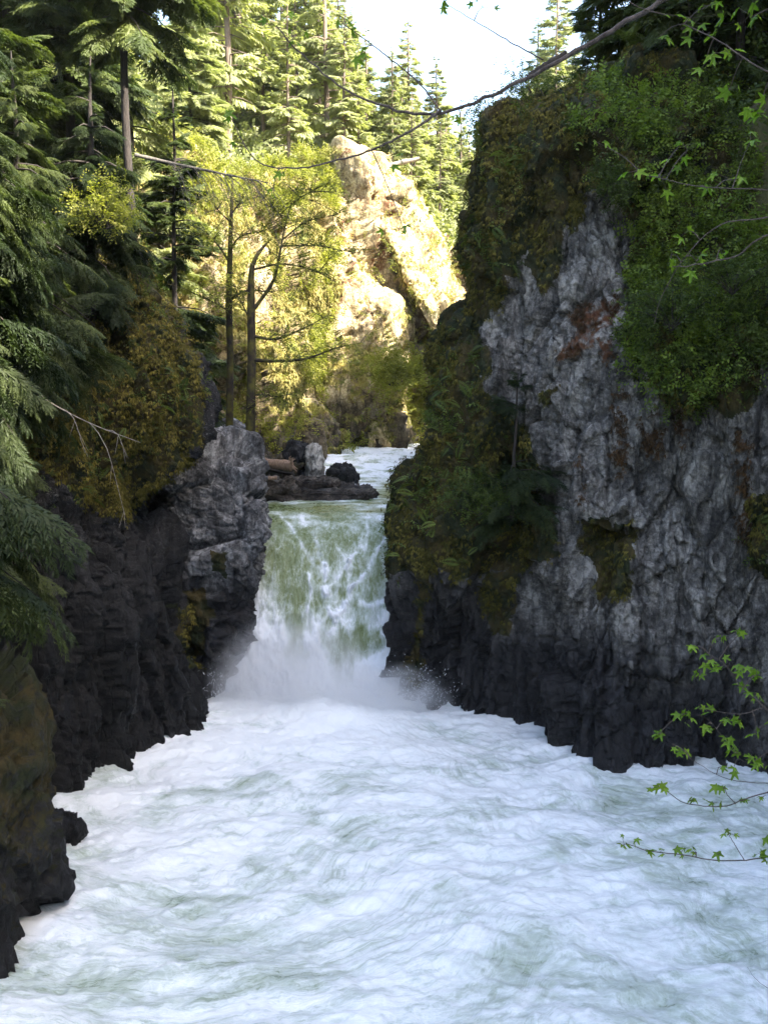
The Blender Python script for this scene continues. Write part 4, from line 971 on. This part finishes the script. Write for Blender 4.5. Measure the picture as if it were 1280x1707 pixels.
def strands(n=7, seed=0):
    r = np.random.default_rng(seed); B = r.normal(size=(n, 3)) * np.array([.05, .28, .12]); D = np.tile([1., 0, 0], (n, 1)) + r.normal(size=(n, 3)) * .28; D /= np.linalg.norm(D, axis=1, keepdims=True)
    V, F, _ = leafquads(B, D, np.tile([0, 0, 1.], (n, 1)) + r.normal(size=(n, 3)) * .6, .5 + .6 * r.random(n), .13); return V, F
STR = [strands(8, s) for s in (1, 2)]
pxR, pyR = proj(PR)
moR = (aR['moss'] > .45) * (.06 + np.clip(fbm(PR, .8, 3, 91) + .25, 0, 1) ** 1.5)
cover('moss', PR, NR, moR ** 1.4, 80000, STR, .17, M_moss, .35, -1.1, .25)
greenR = patches(PR, [[(1000, 150), (1290, 150), (1290, 560), (1240, 660), (1130, 680), (1060, 640), (1040, 560), (1060, 400), (1010, 280), (960, 200)]], 18, 7)
greenR2 = patches(PR, [[(630, 960), (630, 800), (670, 660), (800, 720), (890, 760), (870, 900), (760, 950)], [(740, 700), (730, 560), (790, 560), (800, 700)], [(780, 200), (980, 180), (960, 280), (800, 330)], [(780, 340), (840, 340), (900, 430), (840, 500), (770, 460)], [(1230, 840), (1290, 840), (1290, 960), (1240, 950)]], 20, 8)
cl = np.clip(fbm(PR, .8, 3, 92) + .12, 0, 1)
cover('undergrowth', PR, NR, greenR * (cl + .02) ** 1.8, 5600, TWIG, .50, M_shrub, 1.0, .1, .6, .2)
cover('vine_maple_leaves', PR, NR, greenR * np.clip(fbm(PR, 1.3, 3, 191) - .02, 0, 1) ** 1.3, 2600, TWIG, .55, M_vine, 1.0, .2, .5, .45)
rustw = np.clip(fbm(PR, 1.6, 3, 192) + .1, 0, 1) * (np.clip(aR['rust'], 0, 1) * .7 + patches(PR, [[(1030, 640), (1050, 640), (1045, 800), (1030, 790)], [(1060, 670), (1110, 690), (1100, 770), (1085, 770)], [(1120, 680), (1150, 680), (1140, 760), (1130, 760)], [(1225, 690), (1245, 690), (1240, 900), (1228, 900)], [(965, 770), (975, 770), (972, 860), (966, 860)]], 14, 12))
cover('hanging_moss', PR, NR, rustw, 1100, STR, .17, M_rusty, .3, -1.2, .15)
cover('undergrowth', PR, NR, greenR2 * (cl + .01) ** 1.6, 3800, TWIG, .40, M_shrub, 1.0, .1, .6, .1)
cover('fern', PR, NR, (greenR + greenR2) * np.clip(fbm(PR, .6, 3, 93) + .1, 0, 1), 1500, FERN, .6, M_shrub, 1.0, -.1, .5, .05)
moL = (aL['moss'] > .4) * (.05 + np.clip(fbm(PL, .8, 3, 94) + .22, 0, 1) ** 1.5)
cover('moss', PL, NL, moL, 45000, STR, .15, M_moss, .4, -1.1, .25)
grL = patches(PL, [[(-80, 430), (240, 420), (330, 560), (335, 700), (260, 760), (180, 820), (-80, 860)]], 20, 9)
cover('undergrowth', PL, NL, grL * np.clip(fbm(PL, .7, 3, 95) + .1, 0, 1), 1500, TWIG, .35, M_shrub, 1, .1, .6, .1)
cover('fern', PL, NL, grL * np.clip(fbm(PL, .7, 3, 96) + .1, 0, 1), 700, FERN, .45, M_shrub, 1, -.4, .5, .05)
pxF, pyF = proj(PF)
moF = (aF['moss'] > .55) * (pxF < 800) * (pxF > 300) * (.25 + np.clip(fbm(PF, .5, 3, 97) + .3, 0, 1))
cover('moss', PF, NF, moF, 24000, STR, .36, M_mossfar, .4, -1.0, .3)
lf = (1 - .85 * (pxF < 500) * (pyF > 370) * (pyF < 690)) * (pxF < 800) * (pxF > 280) * np.clip(fbm(PF, .35, 3, 98) + .02, 0, 1) * (1 - .97 * ((pxF > 560) & (pyF < 560))) * (1 - .7 * (pyF > 640))
cover('undergrowth', PF, NF, lf, 15000, TWIG, .6, M_lime, 1, .3, .6, .3)
for _, Ps, Ns, as_ in SLABS:
    wgt = np.clip(fbm(Ps, .55, 3, 198) + .08, 0, 1)
    cover('moss', Ps, Ns, wgt, 2200, STR, .34, M_mossfar, .4, -1.0, .3)
    cover('undergrowth', Ps, Ns, wgt ** 2, 420, TWIG, .55, M_lime, 1, .3, .6, .3)
# undergrowth of the forest floor
def floor_cover(name, n, size, m, box, rej, tm=TWIG):
    x0, x1, y0, y1 = box; x = RNG.uniform(x0, x1, n * 3); y = RNG.uniform(y0, y1, n * 3); d, s = bank(x, y)
    k = (d > 5.0) & rej(x, y, s); x, y = x[k][:n], y[k][:n]; z = H(x, y); P = np.stack([x, y, z], 1)
    q = fbm(P, .35, 3, 99) > -.12; P = P[q]; n_ = len(P)
    D = rvec(n_); D[:, 2] = np.abs(D[:, 2]) + .4; D /= np.linalg.norm(D, axis=1, keepdims=True)
    P = P + np.stack([RNG.normal(size=n_) * .2, RNG.normal(size=n_) * .2, RNG.random(n_) ** 2 * size * 2.2], 1); A = Acc()
    for i, (tV, tF) in enumerate(tm):
        s_ = np.arange(n_) % len(tm) == i; A.add(*scatter(tV, tF, rot_from(D[s_], rvec(s_.sum()) * .5 + [0, 0, 1]), P[s_], size * (.6 + .8 * RNG.random(s_.sum()))))
    tag(A.build(name, m, None, False), kind='stuff')
floor_cover('undergrowth', 16000, .8, M_shrub, (-30, -6, 22, 60), lambda x, y, s: (s < 0))
floor_cover('undergrowth', 14000, .8, M_shrub, (3, 26, 34, 62), lambda x, y, s: (s > 0))
floor_cover('undergrowth', 22000, 1.5, M_sun, (-34, 30, 66, 130), lambda x, y, s: (s < 0) & (np.abs(x) < y * .4))

# shrubs one can tell apart
def shrub(name, c, r, n, m, label, cat, size=.3, seed=0, group=None, stems=7, tm=TWIG, hang=.1):
    rg = np.random.default_rng(seed); t = empty(name, c); tag(t, label, cat, group); a = Acc()
    cent = []
    for k in range(stems):
        v = rg.normal(size=3); v[2] = abs(v[2]) * .8 + .2; v /= np.linalg.norm(v); e = v * np.array(r) * (.6 + .4 * rg.random()); m_ = e * .5 + rg.normal(size=3) * .08
        a.tube([(0, 0, -.2), m_, e], [.03, .018, .006], 4, 6); cent += [m_, e, e * .8]
    a.build('stem', M_bark, t); cent = np.array(cent); i = rg.integers(0, len(cent), n)
    B = cent[i] + rg.normal(size=(n, 3)) * np.array(r) * .20; D = rg.normal(size=(n, 3)) + np.array([0, 0, hang]); D /= np.linalg.norm(D, axis=1, keepdims=True); C = Acc()
    for q in range(len(tm)):
        s = np.arange(n) % len(tm) == q; C.add(*scatter(tm[q][0], tm[q][1], rot_from(D[s], rg.normal(size=(s.sum(), 3)) * .5 + [0, 0, 1]), B[s], size * (.6 + .8 * rg.random(s.sum()))))
    C.build('foliage', m, t, False); return t
shrub('bush', K(1120, 540, 34.0), (1.5, 1.0, 1.5), 520, M_shrub, 'bright green bush hanging low over the pale face of the right cliff', 'bush', .34, 71, None, 12)
shrub('bush', K(1220, 480, 33.4), (1.8, 1.0, 1.5), 520, M_shrub, 'dense bush by the right edge above the pale rock', 'bush', .34, 72, None, 12)
shrub('bush', K(800, 850, 37.6), (1.4, .9, 1.2), 900, M_shrub, 'low bush under the small fir on the right cliff by the lip', 'bush', .28, 73, None, 10)
shrub('bush', K(1010, 330, 37.2), (1.1, .9, 1.2), 500, M_shrub, 'bush draped over the peak of the grey rock face', 'bush', .32, 74, None, 9)
shrub('bush', K(822, 218, 41.2), (1.3, 1.1, 1.5), 420, M_shrub, 'sparse bush on the left tip of the right cliff crest', 'bush', .32, 75, None, 12)
shrub('bush', K(890, 165, 42.5), (1.7, 1.1, 1.5), 560, M_shrub, 'bush on the middle of the right cliff crest', 'bush', .32, 76, None, 12)
shrub('bush', K(655, 640, 70), (2.0, 1.5, 2.4), 800, M_lime, 'yellow-green bush low on the canyon wall above the rapids', 'bush', .6, 77, None, 12)
shrub('bush', K(175, 370, 33), (1.3, 1.0, 1.2), 420, M_lime, 'pale sunlit bush among the dark left conifers', 'bush', .4, 78, None, 12)
# small fir with fanned boughs clinging to the right cliff
a, c = conifer_mesh(5.2, 2.3, 40, SPN, .0, .15, 1.05, .2, 0, .1, .06, 81, top=.1, up=.35)
p = K(852, 868, 38.0); tree_thing('young_fir', p, a, c, 'small fir with layered fan boughs growing out of the right cliff near the lip', 'tree', None, M_ced, M_bark)
print('cover ok')

# ------------------------------------------------------------------ near maple branches
def maple_branch(name, stems, leaves, label, scale=.085, seed=0, bare=False):
    """stems: list of ([(px,py,Y)..], r0, r1); leaves: list of (px,py,Y,count,spread px)"""
    rg = np.random.default_rng(seed); P0 = np.array(K(*stems[0][0][0])); t = empty(name, P0); tag(t, label, 'branch', 'maple branches hanging close to the camera')
    a = Acc(); allq = []
    for pts, r0, r1 in stems:
        q = catmull(np.array([K(*p) for p in pts]) - P0, max(10, len(pts) * 6)); q[1:-1] += rg.normal(size=(len(q) - 2, 3)) * r0 * .25
        a.tube(q, np.linspace(r0, r1, len(q)), 7); allq.append(q)
    allq = np.vstack(allq)
    B = []; pet = a
    for px_, py_, Y, n, sp in leaves:
        c = np.array(K(px_, py_, Y)) - P0; i = np.argmin(((allq - c) ** 2).sum(1)); root = allq[i]
        if np.linalg.norm(root - c) > .04: pet.tube([root, (root + c) / 2 + (0, 0, .02), c], [.004, .003, .002], 4, 5)
        for _ in range(n):
            e = c + rg.normal(size=3) * np.array([1, .8, .7]) * sp / 1800 * Y; pet.tube([c, e], [.0018, .0012], 3); B.append(e)
    a.build('stem', M_stem, t)
    if B:
        B = np.array(B); n = len(B); D = rg.normal(size=(n, 3)); D[:, 2] = -abs(D[:, 2]) * .5 - .25; D /= np.linalg.norm(D, axis=1, keepdims=True)
        U = rg.normal(size=(n, 3)) * .55 + np.array([0, -.45, .8]); C = Acc(); C.add(*scatter(MAPLE[0], MAPLE[1], rot_from(D, U), B, scale * (.5 + .7 * rg.random(n)))); C.build('foliage', M_maple, t, False)
    return t
maple_branch('maple_branch', [([(1500, -160, 6.6), (1250, -60, 6.8), (1110, 0, 7), (1000, 62, 7), (900, 118, 7), (820, 158, 7.1), (750, 185, 7.2), (690, 190, 7.2), (620, 170, 7.2), (560, 138, 7.2), (500, 88, 7.2), (462, 45, 7.2)], .024, .004),
    ([(735, 183, 7.2), (690, 215, 7.1), (620, 250, 7.1), (560, 268, 7.0), (500, 280, 7.0), (440, 275, 7.0), (410, 245, 7.0), (388, 200, 7.0)], .009, .003),
    ([(735, 187, 7.2), (700, 140, 7.3), (640, 90, 7.4), (570, 38, 7.4)], .006, .003), ([(905, 100, 7), (850, 70, 7.1), (800, 40, 7.2), (745, 8, 7.2)], .005, .002), ([(1110, 25, 7), (1060, 10, 7), (1020, -20, 7)], .004, .002)],
    [(460, 45, 7.2, 4, 16), (490, 62, 7.2, 2, 8), (565, 36, 7.4, 4, 12), (600, 92, 7.35, 3, 10), (385, 196, 7, 3, 12), (405, 240, 7, 2, 10), (655, 265, 7.1, 2, 10), (768, 208, 7.15, 3, 14), (745, 10, 7.2, 2, 14), (805, 12, 7.2, 3, 12), (475, 286, 7, 2, 8), (590, 60, 7.4, 1, 8), (672, 380, 7.1, 4, 16), (660, 255, 7.1, 2, 8), (455, 315, 7, 2, 8)],
    'long bare curving branch sweeping down from the top edge across the sky', .075, 201)
log('broken_branch', [K(878, 128, 7.3), K(905, 112, 7.25), (K(945, 88, 7.2))], [.012, .022, .018], M_bark, 'dark broken stub hanging under the long curving branch', 0, 0, 'branch')
maple_branch('maple_branch', [([(1420, 160, 6.4), (1280, 120, 6.6), (1200, 70, 6.8), (1140, 40, 7)], .007, .003), ([(1420, -40, 6), (1290, 10, 6.2), (1250, 30, 6.3)], .006, .003)],
    [(1250, 25, 6.3, 5, 16), (1150, 30, 7, 5, 22), (1135, 48, 7, 3, 12), (1185, 60, 6.9, 2, 10), (1210, 85, 6.8, 4, 14), (1175, 105, 6.9, 2, 8), (1215, 150, 6.8, 3, 14), (1268, 170, 6.6, 4, 12), (1272, 190, 6.6, 2, 8), (1180, 10, 7, 3, 14), (1100, 60, 7, 2, 10)],
    'leafy maple twigs in the top right corner', .085, 202)
maple_branch('maple_branch', [([(1500, 330, 6.2), (1280, 392, 6.6), (1230, 425, 6.7), (1170, 440, 6.8), (1120, 445, 6.9)], .010, .003), ([(1400, 330, 6.3), (1280, 362, 6.6), (1200, 375, 6.8), (1140, 430, 6.9), (1100, 500, 7), (1090, 540, 7)], .006, .002), ([(1420, 325, 6.3), (1270, 316, 6.5), (1160, 310, 6.8), (1070, 290, 7)], .005, .002)],
    [(1060, 285, 7, 4, 16), (1100, 295, 7, 5, 16), (1130, 245, 7, 3, 16), (1145, 250, 7, 2, 8), (1220, 300, 6.8, 2, 10), (1145, 385, 6.9, 2, 10), (1118, 425, 7, 3, 12), (1160, 435, 6.9, 3, 12), (1200, 415, 6.8, 2, 10), (1250, 235, 6.7, 2, 10), (1180, 320, 6.9, 2, 12), (1010, 245, 7.1, 2, 14)],
    'grey bare twig curving in from the right edge over the mossy slope', .075, 203)
maple_branch('maple_branch', [([(1480, 1330, 6.4), (1380, 1300, 6.4), (1275, 1322, 6.5), (1235, 1335, 6.5), (1200, 1345, 6.6), (1140, 1338, 6.6), (1105, 1315, 6.6)], .006, .0025), ([(1225, 1340, 6.5), (1212, 1325, 6.5), (1207, 1312, 6.5)], .003, .002)],
    [(1102, 1310, 6.6, 5, 9), (1148, 1335, 6.6, 3, 8), (1188, 1338, 6.6, 4, 8), (1208, 1314, 6.5, 3, 8), (1235, 1335, 6.5, 2, 5), (1275, 1326, 6.5, 2, 6)],
    'thin reddish twig over the water at lower right, just above the lowest twig', 0.063, 204)
maple_branch('maple_branch', [([(1480, 1400, 6.3), (1380, 1405, 6.3), (1280, 1428, 6.4), (1235, 1434, 6.4), (1190, 1434, 6.4), (1130, 1424, 6.5), (1080, 1418, 6.5), (1042, 1406, 6.5)], .006, .0025), ([(1240, 1434, 6.4), (1225, 1410, 6.4), (1213, 1390, 6.4)], .003, .002)],
    [(1040, 1408, 6.5, 4, 8), (1055, 1407, 6.5, 2, 6), (1075, 1415, 6.5, 2, 4), (1100, 1420, 6.5, 2, 4), (1135, 1420, 6.5, 3, 6), (1160, 1422, 6.5, 3, 6), (1195, 1425, 6.4, 2, 5), (1215, 1390, 6.4, 4, 8), (1270, 1420, 6.4, 4, 9), (1280, 1395, 6.4, 2, 6)],
    'lowest leafy twig reaching left over the white water', 0.059, 205)
maple_branch('maple_branch', [([(1500, 1350, 6.4), (1380, 1310, 6.5), (1280, 1306, 6.6), (1210, 1298, 6.6), (1150, 1265, 6.7)], .005, .0015), ([(1500, 1280, 6.4), (1330, 1230, 6.5), (1270, 1175, 6.6), (1235, 1145, 6.6), (1210, 1110, 6.7), (1180, 1090, 6.7)], .006, .002), ([(1420, 1290, 6.5), (1300, 1250, 6.6), (1240, 1270, 6.6), (1180, 1200, 6.7), (1140, 1190, 6.7)], .003, .001), ([(1270, 1180, 6.6), (1230, 1190, 6.6), (1160, 1180, 6.7)], .003, .001)],
    [(1157, 1077, 6.7, 3, 6), (1195, 1063, 6.7, 3, 7), (1237, 1053, 6.7, 3, 7), (1180, 1103, 6.7, 4, 8), (1205, 1110, 6.7, 4, 8), (1163, 1128, 6.7, 3, 7), (1232, 1115, 6.6, 3, 6), (1260, 1125, 6.6, 4, 8), (1240, 1145, 6.6, 3, 7), (1258, 1155, 6.6, 4, 8),
     (1143, 1190, 6.7, 4, 8), (1175, 1182, 6.7, 4, 8), (1155, 1200, 6.7, 2, 6), (1175, 1213, 6.7, 3, 6), (1097, 1224, 6.7, 3, 7), (1137, 1250, 6.7, 3, 6), (1210, 1200, 6.7, 4, 7), (1230, 1203, 6.7, 2, 5), (1260, 1215, 6.6, 5, 10), (1215, 1232, 6.6, 4, 7), (1225, 1255, 6.6, 4, 8), (1248, 1262, 6.6, 3, 7), (1200, 1278, 6.6, 1, 4), (1222, 1280, 6.6, 3, 6), (1265, 1272, 6.6, 4, 8), (1120, 1240, 6.7, 1, 4)],
    'spread of small bright leaves in front of the dark foot of the right cliff', 0.067, 206)
maple_branch('maple_branch', [([(1400, 1720, 6.3), (1300, 1660, 6.4), (1262, 1635, 6.4), (1245, 1612, 6.4)], .003, .001)], [], 'bare hair-thin twig over the water in the bottom right corner', .04, 207)
print('verts', sum(len(m.vertices) for m in bpy.data.meshes), 'polys', sum(len(m.polygons) for m in bpy.data.meshes))
